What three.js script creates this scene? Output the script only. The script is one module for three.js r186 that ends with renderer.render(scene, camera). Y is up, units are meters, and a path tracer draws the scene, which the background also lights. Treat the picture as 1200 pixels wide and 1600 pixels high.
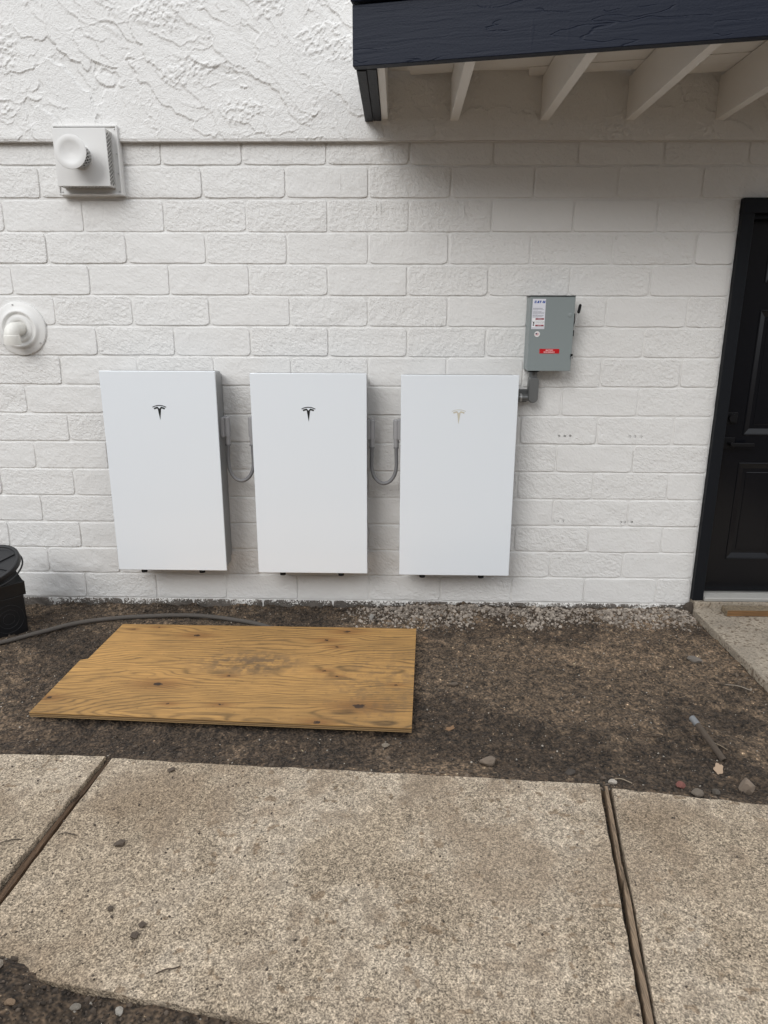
import * as THREE from 'three';
import { RoundedBoxGeometry } from 'three/addons/geometries/RoundedBoxGeometry.js';
import { mergeGeometries, mergeVertices } from 'three/addons/utils/BufferGeometryUtils.js';
import { Brush, Evaluator, SUBTRACTION } from 'three-bvh-csg';

// ------------------------------------------------------------------ camera, sky, sun, exposure
const scene = new THREE.Scene();
const camera = new THREE.PerspectiveCamera(73.06, 0.75, 0.05, 400);
camera.position.set(0.0403, 1.652, 3.8351);
camera.rotation.set(-0.2681, 0.0209, 0.0035, 'YXZ');

const renderer = new THREE.WebGLRenderer({ antialias: true });
renderer.toneMapping = THREE.LinearToneMapping;
renderer.toneMappingExposure = 1.16;
renderer.shadowMap.enabled = true;

{ // even overcast sky: brighter towards the zenith, very slightly blue
  const W = 128, H = 64, d = new Float32Array(W * H * 4);
  for (let j = 0; j < H; j++) {
    const el = ((j + 0.5) / H - 0.5) * Math.PI, s = Math.max(0, Math.sin(el));
    const L = 0.98 * (1 + 1.0 * s) / 2.0 * 1.45;
    for (let i = 0; i < W; i++) d.set([L * 0.97, L * 0.998, L * 1.04, 1], (j * W + i) * 4);
  }
  const sky = new THREE.DataTexture(d, W, H, THREE.RGBAFormat, THREE.FloatType);
  sky.mapping = THREE.EquirectangularReflectionMapping; sky.magFilter = THREE.LinearFilter; sky.needsUpdate = true;
  scene.background = sky; scene.environment = sky;
}
const sun = new THREE.DirectionalLight(new THREE.Color(1.0, 0.985, 0.965), 1.15);
sun.position.set(-4.4, 6.7, 8.9); sun.target.position.set(0, 1, 0);
sun.castShadow = true; sun.shadow.radius = 55; sun.shadow.mapSize.set(2048, 2048);
Object.assign(sun.shadow.camera, { left: -6, right: 6, top: 6, bottom: -6, near: 0.5, far: 30 });
scene.add(sun, sun.target);

// ------------------------------------------------------------------ random numbers and noise
function rng(seed) { let a = seed >>> 0; return () => { a = (a + 0x6D2B79F5) | 0; let t = Math.imul(a ^ (a >>> 15), 1 | a); t = (t + Math.imul(t ^ (t >>> 7), 61 | t)) ^ t; return ((t ^ (t >>> 14)) >>> 0) / 4294967296; }; }
const HASH = new Float32Array(65536); { const r = rng(77); for (let i = 0; i < 65536; i++) HASH[i] = r(); }
function vn(x, y, px = 256, py = 256, s = 0) { // value noise in 0..1, repeating after px, py cells
  const xi = Math.floor(x), yi = Math.floor(y); let fx = x - xi, fy = y - yi;
  fx = fx * fx * (3 - 2 * fx); fy = fy * fy * (3 - 2 * fy);
  const x0 = ((xi % px) + px) % px, x1 = (x0 + 1) % px, y0 = ((yi % py) + py) % py, y1 = (y0 + 1) % py, k = s * 7919;
  const h = (a, b) => HASH[(a * 197 + b * 8597 + ((a * b) << 3) + k) & 65535];
  const a = h(x0, y0), b = h(x1, y0), c = h(x0, y1), e = h(x1, y1);
  return a + (b - a) * fx + (c - a) * fy + (a - b - c + e) * fx * fy;
}
function fbm(x, y, oct = 4, s = 0, p = 256) { let v = 0, a = 0.5, n = 0; for (let o = 0; o < oct; o++) { v += a * vn(x, y, p, p, s + o); n += a; x *= 2; y *= 2; p *= 2; a *= 0.5; } return v / n; }
const clamp = (x, a = 0, b = 1) => Math.min(b, Math.max(a, x));
const sst = (a, b, x) => { const t = clamp((x - a) / (b - a)); return t * t * (3 - 2 * t); };
const mix = (a, b, t) => a + (b - a) * t;
const s2l = (c) => (c <= 0.04045 ? c / 12.92 : ((c + 0.055) / 1.055) ** 2.4);

// ------------------------------------------------------------------ helpers
const taken = {};
function numbered(n) { const k = taken[n] = (taken[n] ?? -1) + 1; return k ? `${n}_${String(k).padStart(3, '0')}` : n; }
function tag(o, label, category, group) { o.userData.label = label; o.userData.category = category; if (group) o.userData.group = group; return o; }
function thing(name, label, category, [x, y, z] = [0, 0, 0], group) { const g = new THREE.Group(); g.name = numbered(name); g.position.set(x, y, z); scene.add(g); return tag(g, label, category, group); }
function mesh(name, geo, mat, parent = scene) {
  const m = new THREE.Mesh(geo, mat); m.name = parent === scene ? numbered(name) : name; m.castShadow = m.receiveShadow = true; parent.add(m); return m;
}
function single(name, geo, mat, label, category, group) { return tag(mesh(name, geo, mat), label, category, group); }
function boxUV(g) { // uv in metres from position and the main axis of the normal
  if (g.index) g = g.toNonIndexed();
  const p = g.attributes.position, n = g.attributes.normal, uv = new Float32Array(p.count * 2);
  for (let i = 0; i < p.count; i++) {
    const a = Math.abs(n.getX(i)), b = Math.abs(n.getY(i)), c = Math.abs(n.getZ(i));
    const [u, v] = a > b && a > c ? [p.getZ(i), p.getY(i)] : b > c ? [p.getX(i), p.getZ(i)] : [p.getX(i), p.getY(i)];
    uv[2 * i] = u; uv[2 * i + 1] = v;
  }
  g.setAttribute('uv', new THREE.BufferAttribute(uv, 2)); return g;
}
function box(x0, x1, y0, y1, z0, z1, r = 0.003, seg = 2) {
  const g = new RoundedBoxGeometry(x1 - x0, y1 - y0, z1 - z0, seg, Math.min(r, (x1 - x0) / 2.1, (y1 - y0) / 2.1, (z1 - z0) / 2.1));
  g.translate((x0 + x1) / 2, (y0 + y1) / 2, (z0 + z1) / 2); return boxUV(g);
}
function cyl(r0, r1, h, seg = 24, axis = 'y') { const g = new THREE.CylinderGeometry(r0, r1, h, seg); if (axis === 'z') g.rotateX(Math.PI / 2); if (axis === 'x') g.rotateZ(Math.PI / 2); return g; }
function tube(pts, r, seg = 60, rad = 12) { return new THREE.TubeGeometry(new THREE.CatmullRomCurve3(pts.map((p) => new THREE.Vector3(...p))), seg, r, rad); }
function extr(shape, depth, bevel = 0, bs = 2) { return new THREE.ExtrudeGeometry(shape, { depth, bevelEnabled: bevel > 0, bevelSize: bevel, bevelThickness: bevel, bevelOffset: -bevel, bevelSegments: bs, curveSegments: 24 }); }
function poly(pts) { const s = new THREE.Shape(); pts.forEach(([x, y], i) => (i ? s.lineTo(x, y) : s.moveTo(x, y))); s.closePath(); return s; }
function prismXZ(pts, y0, y1, bevel = 0.004) { // polygon in x,z raised from y0 to y1
  const g = extr(poly(pts.map(([x, z]) => [x, -z])), y1 - y0 - 2 * bevel, bevel); g.rotateX(-Math.PI / 2); g.translate(0, y0 + bevel, 0); return boxUV(g);
}
function tex(W, H, fn, { srgb = false, size = [1, 1], bytes } = {}) { // fn(i, j) -> grey or [r, g, b], 0..1
  const d = bytes ?? new Uint8Array(W * H * 4);
  if (!bytes) for (let j = 0; j < H; j++) for (let i = 0; i < W; i++) {
    const c = fn(i, j), k = (j * W + i) * 4;
    if (typeof c === 'number') d[k] = d[k + 1] = d[k + 2] = clamp(c) * 255; else { d[k] = clamp(c[0]) * 255; d[k + 1] = clamp(c[1]) * 255; d[k + 2] = clamp(c[2]) * 255; }
    d[k + 3] = 255;
  }
  const t = new THREE.DataTexture(d, W, H, THREE.RGBAFormat); t.wrapS = t.wrapT = THREE.RepeatWrapping; t.magFilter = THREE.LinearFilter;
  if (srgb) t.colorSpace = THREE.SRGBColorSpace; t.repeat.set(1 / size[0], 1 / size[1]); t.needsUpdate = true; return t;
}
function canvasTex(w, h, draw) {
  const c = document.createElement('canvas'); c.width = w; c.height = h; draw(c.getContext('2d'));
  const t = new THREE.CanvasTexture(c); t.colorSpace = THREE.SRGBColorSpace; t.magFilter = THREE.LinearFilter; return t;
}
const std = (r, g, b, rough, extra = {}) => new THREE.MeshStandardMaterial({ color: new THREE.Color().setRGB(r, g, b), roughness: rough, ...extra });
function lump(seed, detail = 1, squash = 0.7, rough = 0.35) { // an angular stone about 1 across
  const r = rng(seed); let g = new THREE.IcosahedronGeometry(0.5, detail); g.deleteAttribute('uv'); g.deleteAttribute('normal'); g = mergeVertices(g, 1e-4);
  const p = g.attributes.position, cuts = [];
  for (let i = 0; i < 9; i++) cuts.push([new THREE.Vector3(r() - 0.5, r() - 0.5, r() - 0.5).normalize(), 0.28 + r() * 0.18]);
  const v = new THREE.Vector3();
  for (let i = 0; i < p.count; i++) {
    v.fromBufferAttribute(p, i).multiplyScalar(1 - rough / 2 + rough * r());
    for (const [n, d] of cuts) { const k = v.dot(n); if (k > d) v.addScaledVector(n, d - k); }
    p.setXYZ(i, v.x, v.y * squash, v.z);
  }
  g = g.toNonIndexed(); g.computeVertexNormals(); return boxUV(g);
}

// ------------------------------------------------------------------ textures and materials
const paintBump = tex(1024, 1024, (i, j) => { // rolled paint over rough block, 1.4 m
  const u = i / 1024, v = j / 1024;
  const w = fbm(u * 24, v * 24, 2, 11, 24) * 1.3;
  const a = fbm(u * 110 + w + v * 40, v * 110 + w, 3, 3, 110), b = vn(u * 330, v * 330, 330, 330, 5), c = fbm(u * 44, v * 44, 2, 9, 44);
  return clamp(0.55 * Math.pow(a, 1.1) + 0.30 * c + 0.17 * b);
}, { size: [1.4, 1.4] });
const plaster = tex(512, 512, (i, j) => { const u = i / 512, v = j / 512; return 0.6 * fbm(u * 60, v * 60, 3, 21, 60) + 0.4 * vn(u * 200, v * 200, 200, 200, 22); }, { size: [0.7, 0.7] });
const whiteBlock = std(0.80, 0.793, 0.775, 0.62, { bumpMap: paintBump, bumpScale: 0.0052 });
const blockPaints = [whiteBlock, std(0.80, 0.793, 0.775, 0.6, { bumpMap: paintBump, bumpScale: 0.0034 }), std(0.79, 0.782, 0.763, 0.64, { bumpMap: paintBump, bumpScale: 0.0068 })];
const whiteMortar = std(0.80, 0.793, 0.775, 0.62, { bumpMap: paintBump, bumpScale: 0.0032 });
const whiteStucco = std(0.80, 0.793, 0.775, 0.62, { bumpMap: plaster, bumpScale: 0.0032 });
const eaveWhite = std(0.80, 0.775, 0.735, 0.6, { bumpMap: plaster, bumpScale: 0.0012 });
// foot of the wall: flaking paint with soil splashed on it
const footMap = tex(2048, 256, (i, j) => { // 2.4 m x 0.3 m, v = 0 at y = -0.1
  const x = i / 2048, y = j / 256 * 0.3 - 0.1, ed = 0.020 + 0.11 * (fbm(x * 16, 0.5, 3, 31, 16) - 0.35);
  const n = fbm(x * 420, y * 175, 2, 33, 420), m = fbm(x * 60, y * 25, 3, 35, 60);
  const dirt = sst(0.44, 0.66, n * 0.66 + m * 0.42 + (ed - y) * 8), sp = sst(0.60, 0.70, n + 0.12 * m) * sst(0.085, 0.02, y + 0.06 * (m - 0.5));
  const t = clamp(Math.max(dirt, sp * 0.85)), d = 0.26 + 0.24 * m;
  return [mix(0.905, d * 1.02, t), mix(0.897, d * 0.96, t), mix(0.88, d * 0.9, t)];
}, { srgb: true, size: [2.4, 0.3] });
footMap.offset.set(0, 0.1 / 0.3);
const footMat = new THREE.MeshStandardMaterial({ map: footMap, roughness: 0.75, bumpMap: paintBump, bumpScale: 0.009 });

// soil colour, 2.6 m tile
const soilMap = tex(1024, 1024, (i, j) => {
  const u = i / 1024, v = j / 1024, big = fbm(u * 5, v * 5, 4, 41, 5), f = fbm(u * 130, v * 130, 3, 43, 130), sp = vn(u * 420, v * 420, 420, 420, 46), dry = sst(0.45, 0.68, big);
  let t = 0.62 + 0.60 * (f - 0.5) + 0.60 * (sp - 0.5);
  if (sp > 0.965 && f > 0.5) t *= 1.9;
  return [0.570 * t * mix(0.92, 1.08, dry), 0.486 * t * mix(0.92, 1.08, dry), 0.400 * t * mix(0.92, 1.08, dry)];
}, { srgb: true, size: [2.6, 2.6] });
const soilBump = tex(1024, 1024, (i, j) => { const u = i / 1024, v = j / 1024; return 0.55 * fbm(u * 90, v * 90, 3, 51, 90) + 0.45 * vn(u * 330, v * 330, 330, 330, 55); }, { size: [1.9, 1.9] });
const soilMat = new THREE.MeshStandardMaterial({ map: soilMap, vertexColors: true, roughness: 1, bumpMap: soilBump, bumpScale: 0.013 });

// weathered concrete, 2.4 m tile
const CS = 2048, cData = new Uint8Array(CS * CS * 4), cB = new Uint8Array(CS * CS * 4);
{
  for (let j = 0; j < CS; j++) for (let i = 0; i < CS; i++) {
    const u = i / CS, v = j / CS, k = (j * CS + i) * 4;
    const big = fbm(u * 6, v * 6, 4, 61, 6), mid = fbm(u * 30, v * 30, 3, 63, 30), g = vn(u * 680, v * 680, 680, 680, 65), g2 = vn(u * 1020, v * 1020, 1020, 1020, 66), w = vn(u * 300, v * 300, 300, 300, 67);
    const grain = 0.42 * g + 0.40 * g2 + 0.18 * w;
    const wear = sst(0.36, 0.66, 0.55 * big + 0.45 * mid);   // scoured pale, else brown film
    let t = 0.580 + 0.80 * (grain - 0.5) + 0.05 * wear + 0.10 * (mid - 0.5);
    const spot = fbm(u * 95, v * 95, 2, 68, 95), soil = Math.max(sst(0.72, 0.82, spot) * sst(0.36, 0.62, big + 0.25 * mid) * 0.5, sst(0.46, 0.66, 0.4 * mid + 0.6 * fbm(u * 8, v * 8, 4, 69, 8)) * 0.34); // trodden soil
    if (mid > 0.66 && g > 0.35) t -= 0.07 * sst(0.66, 0.74, mid);
    const br = 1 - wear;
    const cc = [t * 1.05 - 0.008 * br, t * 0.965 - 0.018 * br, t * 0.85 - 0.03 * br], sc = [0.40, 0.325, 0.245];
    for (let q = 0; q < 3; q++) cData[k + q] = clamp(mix(cc[q], sc[q] * (0.7 + 0.6 * grain), soil)) * 255; cData[k + 3] = 255;
    cB[k] = cB[k + 1] = cB[k + 2] = clamp(0.7 * grain + 0.3 * mid) * 255; cB[k + 3] = 255;
  }
}
const concMap = tex(CS, CS, null, { srgb: true, size: [2.4, 2.4], bytes: cData }), concBump = tex(CS, CS, null, { size: [2.4, 2.4], bytes: cB });
const concrete = new THREE.MeshStandardMaterial({ map: concMap, roughness: 0.95, bumpMap: concBump, bumpScale: 0.006 });
const porchMap = tex(512, 512, (i, j) => { const u = i / 512, v = j / 512, g = vn(u * 250, v * 250, 250, 250, 261), m = fbm(u * 9, v * 9, 4, 262, 9), sp = fbm(u * 70, v * 70, 2, 263, 70); let t = 0.60 + 0.16 * (g - 0.5) + 0.18 * (m - 0.5), k = sst(0.66, 0.74, vn(u * 120, v * 120, 120, 120, 264) * 0.72 + 0.28 * m + 0.1 * (sp - 0.5)) * 0.6; return [mix(t * 1.02, 0.36, k), mix(t * 0.95, 0.30, k), mix(t * 0.85, 0.24, k)]; }, { srgb: true, size: [1.3, 1.3] });
const porchConc = new THREE.MeshStandardMaterial({ map: porchMap, roughness: 0.95, bumpMap: plaster, bumpScale: 0.003 });

// plywood face: rotary-cut grain flowing round knots, in metres on the sheet
const PX0 = -1.56, PX1 = 0.18, PZ0 = 0.33, PZ1 = 1.36;
const knots = [[-1.021, 0.493, 0.020], [-1.055, 1.005, 0.026], [-0.226, 0.424, 0.020], [-0.324, 0.531, 0.017], [-0.265, 0.607, 0.012], [-0.12, 1.171, 0.030], [-0.302, 0.86, 0.011], [-0.75, 0.92, 0.010], [-1.499, 1.135, 0.016], [-0.287, 1.3, 0.018], [-0.725, 1.173, 0.012], [-0.954, 1.173, 0.010], [0.038, 0.984, 0.010], [-0.235, 0.912, 0.009], [-1.384, 0.425, 0.008], [-1.257, 0.397, 0.009]];
const plyMap = tex(2048, 1024, (i, j) => {
  const x = mix(PX0, PX1, i / 2047), z = mix(PZ0, PZ1, j / 1023);
  let zz = z, ring = 0, core = 0;
  for (const [kx, kz, r] of knots) {
    const dx = (x - kx) / 2.6, dz = z - kz, d = Math.hypot(dx, dz);
    zz += dz / (d + 1e-4) * r * 1.1 * Math.exp(-d / (r * 1.6));
    ring = Math.max(ring, Math.exp(-((d / (r * 1.8)) ** 2)) * 0.95);
    const dd = Math.hypot(x - kx + 0.004 * (fbm(x * 90, z * 90, 2, 71) - 0.5) * 6, (z - kz) * 1.35);
    core = Math.max(core, sst(r * 0.95, r * 0.5, dd + r * 0.5 * (fbm(x * 120, z * 120, 2, 73) - 0.5)));
  }
  const f = fbm(x * 1.3, zz * 5, 3, 75) * 13 + zz * 34 + 0.5 * fbm(x * 9, zz * 40, 2, 76), fr = f - Math.floor(f), str = 0.35 + 1.1 * fbm(x * 2.3, z * 5, 3, 78);
  const line = Math.exp(-(((fr - 0.6) / 0.17) ** 2)) * (0.45 + 0.9 * fbm(x * 13, zz * 60, 2, 86));
  const fine = fbm(x * 14, zz * 260, 3, 77), tone = fbm(x * 1.3, z * 2.4, 3, 81), fleck = vn(x * 40, zz * 190, 256, 256, 79);
  let t = 0.93 + 0.26 * (fine - 0.5) - 0.24 * line * str + 0.20 * (tone - 0.5) + 0.12 * (fbm(x * 7, z * 16, 3, 85) - 0.5) - (fleck > 0.88 ? 0.09 : 0);
  let c = [0.715 * t, 0.548 * t, 0.312 * t + 0.005];
  c = [mix(c[0], 0.47, ring * 0.62), mix(c[1], 0.32, ring * 0.66), mix(c[2], 0.15, ring * 0.6)];
  c = [mix(c[0], 0.17, core * 0.9), mix(c[1], 0.11, core * 0.9), mix(c[2], 0.07, core * 0.9)];
  const gr = fbm(x * 38, z * 38, 4, 83), sm = sst(0.30, 0.02, Math.hypot((x + 0.68) / 1.25, (z - 0.79) / 0.62)) * sst(0.28, 0.66, gr) * 0.72
    + sst(0.5, 0.1, Math.hypot((x - 0.0) / 0.9, z - 1.0)) * sst(0.42, 0.8, gr) * 0.34; // trodden-in soil
  return [mix(c[0], 0.37, sm), mix(c[1], 0.30, sm), mix(c[2], 0.23, sm)];
}, { srgb: true, size: [PX1 - PX0, PZ1 - PZ0] });
plyMap.offset.set(-PX0 / (PX1 - PX0), -PZ0 / (PZ1 - PZ0));
const woodBump = tex(512, 512, (i, j) => { const u = i / 512, v = j / 512; return 0.6 * fbm(u * 12, v * 12 * 16, 3, 91, 12) + 0.4 * vn(u * 40, v * 400, 400, 400, 92); }, { size: [0.6, 0.35] });
const plyFace = new THREE.MeshStandardMaterial({ map: plyMap, roughness: 0.72, bumpMap: woodBump, bumpScale: 0.0011 });
const plyPale = std(0.36, 0.23, 0.10, 0.85), plyDark = std(0.13, 0.075, 0.035, 0.9);
const oldWoodMap = tex(512, 256, (i, j) => { const u = i / 512, v = j / 256, n = fbm(u * 10, v * 60, 4, 95, 10), m = fbm(u * 6, v * 6, 2, 97, 6); const t = 0.72 + 0.55 * (n - 0.5) + 0.30 * (m - 0.5); return [0.75 * t, 0.645 * t, 0.53 * t]; }, { srgb: true, size: [0.5, 0.25] });
const oldWood = new THREE.MeshStandardMaterial({ map: oldWoodMap, roughness: 0.95, bumpMap: woodBump, bumpScale: 0.003 });
const cutWoodMap = tex(256, 128, (i, j) => { const u = i / 256, v = j / 128, n = fbm(u * 8, v * 40, 3, 101, 8); const t = 0.75 + 0.5 * (n - 0.5); return [0.62 * t, 0.46 * t, 0.29 * t]; }, { srgb: true, size: [0.6, 0.08] });
const cutWood = new THREE.MeshStandardMaterial({ map: cutWoodMap, roughness: 0.85 });
const dustyWoodMap = tex(512, 128, (i, j) => { const u = i / 512, v = j / 128, n = fbm(u * 90, v * 24, 3, 103, 90); const t = 0.6 + 0.35 * (n - 0.5); return [0.84 * t, 0.75 * t, 0.62 * t]; }, { srgb: true, size: [0.9, 0.2] });
const dustyWood = new THREE.MeshStandardMaterial({ map: dustyWoodMap, roughness: 0.95, bumpMap: plaster, bumpScale: 0.002 });
// dark painted timber of the eave: brush marks, cracks filled with paint
const fasciaBump = tex(1024, 256, (i, j) => {
  const u = i / 1024, v = j / 256, w = fbm(u * 9, v * 9, 3, 111, 9), l = fbm(u * 7 + w, v * 34 + w * 3, 3, 113, 34), cr = Math.abs(fbm(u * 5 + w * 0.6, v * 9 + w, 3, 115, 9) - 0.5), drip = vn(u * 50, v * 2.5, 50, 50, 117);
  return 0.42 + 0.26 * (l - 0.5) + 0.07 * (vn(u * 280, v * 90, 280, 90, 118) - 0.5) - 0.45 * sst(0.020, 0.0, cr) * sst(0.52, 0.62, w) + 0.14 * sst(0.82, 0.95, drip);
}, { size: [1.3, 0.32] });
const matte = (r, g, b, rough, extra) => new THREE.MeshPhysicalMaterial({ color: new THREE.Color().setRGB(r, g, b), roughness: rough, specularIntensity: 0.35, ...extra });
const darkPaint = matte(0.0115, 0.0155, 0.0285, 0.5, { bumpMap: fasciaBump, bumpScale: 0.0036 });
const darkPlain = matte(0.030, 0.033, 0.040, 0.55, { bumpMap: plaster, bumpScale: 0.0012 });
const doorPaint = matte(0.0028, 0.0034, 0.0055, 0.24, { specularIntensity: 0.8 });
const blackMetal = new THREE.MeshPhysicalMaterial({ color: new THREE.Color().setRGB(0.006, 0.006, 0.007), roughness: 0.42, specularIntensity: 0.5 });
const whiteMetal = std(0.74, 0.735, 0.72, 0.42);
const galv = std(0.55, 0.55, 0.54, 0.5, { metalness: 0.55 });
const meshMetal = std(0.62, 0.61, 0.59, 0.45, { metalness: 0.3 });
const dark = std(0.012, 0.012, 0.013, 0.9);
const pvc = std(0.80, 0.785, 0.735, 0.38);
const panelGlass = new THREE.MeshPhysicalMaterial({ color: new THREE.Color().setRGB(0.84, 0.882, 0.922), roughness: 0.28, clearcoat: 0.6, clearcoatRoughness: 0.08 });
const batteryGrey = std(0.25, 0.255, 0.26, 0.3, { metalness: 0.2 });
const fittingGrey = std(0.36, 0.357, 0.365, 0.45);
const tubeGrey = std(0.20, 0.20, 0.205, 0.5);
const boxGrey = std(0.25, 0.285, 0.287, 0.4);
const castGrey = std(0.20, 0.205, 0.205, 0.4, { metalness: 0.45 });

// ------------------------------------------------------------------ ground: one sheet, fine near the camera, out to the horizon
const SLAB_L = [[-3.6, 1.515], [-1.082, 1.53], [-1.150, 2.24], [-1.172, 2.40], [-3.6, 2.36]];
const SLAB_M = [[-1.053, 1.541], [-0.66, 1.566], [-0.20, 1.590], [0.30, 1.620], [0.785, 1.650], [0.640, 2.548], [0.612, 2.712], [-0.258, 2.567], [-0.765, 2.483], [-1.106, 2.425]];
const SLAB_R = [[0.823, 1.671], [1.343, 1.746], [3.4, 2.02], [3.4, 3.16], [0.640, 2.74], [0.674, 2.547]];
const inside = (P, x, z) => { let c = false; for (let i = 0, j = P.length - 1; i < P.length; j = i++) if ((P[i][1] > z) !== (P[j][1] > z) && x < (P[j][0] - P[i][0]) * (z - P[i][1]) / (P[j][1] - P[i][1]) + P[i][0]) c = !c; return c; };
const BACK = [[-3.6, 1.515], [-1.07, 1.535], [0.80, 1.655], [1.343, 1.746], [3.4, 2.02]], FRONT = [[-3.6, 2.36], [-1.1, 2.425], [-0.258, 2.567], [0.63, 2.72], [3.4, 3.16]];
const along = (L, x) => { x = clamp(x, L[0][0], L[L.length - 1][0]); for (let i = 1; i < L.length; i++) if (x <= L[i][0]) return mix(L[i - 1][1], L[i][1], (x - L[i - 1][0]) / (L[i][0] - L[i - 1][0])); };
const SLAB_TOP = 0.03;
function soilTone(x, z) { // 0 paler soil, 1 darker: ragged patches, biased beside plywood and path
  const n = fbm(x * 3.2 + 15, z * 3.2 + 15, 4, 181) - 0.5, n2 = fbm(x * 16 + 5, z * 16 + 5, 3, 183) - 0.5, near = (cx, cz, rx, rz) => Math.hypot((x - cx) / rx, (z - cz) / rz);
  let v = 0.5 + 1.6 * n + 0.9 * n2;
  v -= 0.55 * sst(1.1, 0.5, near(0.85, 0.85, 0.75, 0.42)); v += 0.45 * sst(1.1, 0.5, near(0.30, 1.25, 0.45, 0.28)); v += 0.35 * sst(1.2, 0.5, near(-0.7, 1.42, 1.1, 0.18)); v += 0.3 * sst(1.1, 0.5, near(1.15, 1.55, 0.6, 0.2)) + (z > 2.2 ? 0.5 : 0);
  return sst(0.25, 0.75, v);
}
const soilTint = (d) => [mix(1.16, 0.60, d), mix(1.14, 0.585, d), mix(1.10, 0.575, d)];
function soilH(x, z) {
  const zb = along(BACK, x), zf = along(FRONT, x), far = sst(3.2, 6, Math.max(Math.abs(x), Math.abs(z - 1)));
  let h = 0.004 + 0.020 * (fbm(x * 2.2 + 9, z * 2.2 + 9, 3, 121) - 0.5) + 0.024 * (fbm(x * 11 + 40, z * 11 + 40, 3, 123) - 0.5) + 0.017 * (fbm(x * 38 + 70, z * 38 + 70, 3, 125) - 0.5);
  const rub = sst(-0.25, 0.15, x) * sst(0.42, 0.08, z + 0.1 * (fbm(x * 5, z * 5, 2, 127) - 0.5));
  h += 0.014 * rub * fbm(x * 30, z * 30, 2, 129) * 2 - 0.004;
  h += sst(0.16, 0.0, z) * (0.006 + 0.022 * (fbm(x * 9 + 3, 4, 3, 131) - 0.42));
  if (z < 2.0) { const e = zb - z; h = mix(h, 0.020 + 0.5 * h, sst(0.16, 0.0, e)); if (e < -0.02 && x < 3.3) h = -0.02; }
  if (z > zb + 0.02) {
    const e = z - zf; // ground in front of the path lies lower, with a heap over the corner
    h = e < -0.03 ? -0.02 : 0.012 + Math.min(h, 0.0) + 0.014 * (fbm(x * 26, z * 26, 3, 133) - 0.5);
    const hp = Math.hypot((x + 1.02) / 1.1, (z - 2.60) / 0.85), wob = 0.07 * (fbm(x * 7 + 2, z * 7, 3, 135) - 0.5);
    h = Math.max(h, -0.02 + 0.10 * sst(0.34, 0.10, hp + wob) + 0.018 * (fbm(x * 34, z * 34, 3, 137) - 0.5) * sst(0.36, 0.2, hp));
  }
  if (x > 1.765 && z < 1.72 && x < 3.3) h = -0.03;
  if (x > PX0 && x < PX1 && z > 0.33 && z < 1.36) h = Math.min(h, z > 1.1 ? 0.004 : 0.012);
  return mix(h, -0.02, far);
}
{
  const xs = [], zs = [], out = [60, 24, 12, 7, 5, 4, 3.4];
  for (const o of out) xs.push(-o); for (let x = -3.0; x <= 2.8; x += 0.0095) xs.push(x); for (const o of [...out].reverse()) xs.push(o);
  for (const o of [-2, -0.5]) zs.push(o); for (let z = -0.04; z <= 3.0; z += 0.0095) zs.push(z); for (const o of [3.4, 4, 5, 7, 12, 24, 60]) zs.push(o);
  const nx = xs.length, nz = zs.length, p = new Float32Array(nx * nz * 3), uv = new Float32Array(nx * nz * 2), ix = new Uint32Array((nx - 1) * (nz - 1) * 6), col = new Float32Array(nx * nz * 3);
  for (let j = 0; j < nz; j++) for (let i = 0; i < nx; i++) { const k = j * nx + i; col.set(soilTint(soilTone(xs[i], zs[j])), 3 * k); p[3 * k] = xs[i]; p[3 * k + 1] = soilH(xs[i], zs[j]); p[3 * k + 2] = zs[j]; uv[2 * k] = xs[i] * 0.93 + zs[j] * 0.36; uv[2 * k + 1] = zs[j] * 0.93 - xs[i] * 0.36; }
  let q = 0; for (let j = 0; j < nz - 1; j++) for (let i = 0; i < nx - 1; i++) { const a = j * nx + i, b = a + 1, c = a + nx, d = c + 1; ix.set([a, c, b, b, c, d], q); q += 6; }
  const g = new THREE.BufferGeometry(); g.setAttribute('position', new THREE.BufferAttribute(p, 3)); g.setAttribute('uv', new THREE.BufferAttribute(uv, 2)); g.setAttribute('color', new THREE.BufferAttribute(col, 3)); g.setIndex(new THREE.BufferAttribute(ix, 1)); g.computeVertexNormals();
  const m = mesh('ground', g, soilMat); m.userData.kind = 'structure'; m.userData.label = 'bare dark brown soil between the block wall and the path';
}
{ // concrete path of three slabs
  const path = new THREE.Group(); path.name = 'concrete_path'; path.userData.kind = 'structure'; path.userData.label = 'weathered speckled concrete path of three slabs'; scene.add(path);
  for (const P of [SLAB_L, SLAB_M, SLAB_R]) {
    const r = rng(P.length * 31), Q = []; // edges slightly ragged
    for (let i = 0; i < P.length; i++) { const a = P[i], b = P[(i + 1) % P.length], n = Math.max(1, Math.round(Math.hypot(b[0] - a[0], b[1] - a[1]) / 0.05)); for (let k = 0; k < n; k++) { const t = k / n, j = k ? 0.0035 : 0; Q.push([mix(a[0], b[0], t) + (r() - 0.5) * j, mix(a[1], b[1], t) + (r() - 0.5) * j * 2]); } }
    mesh('slab', prismXZ(Q, -0.06, SLAB_TOP, 0.004), concrete, path);
  }
}
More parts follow.
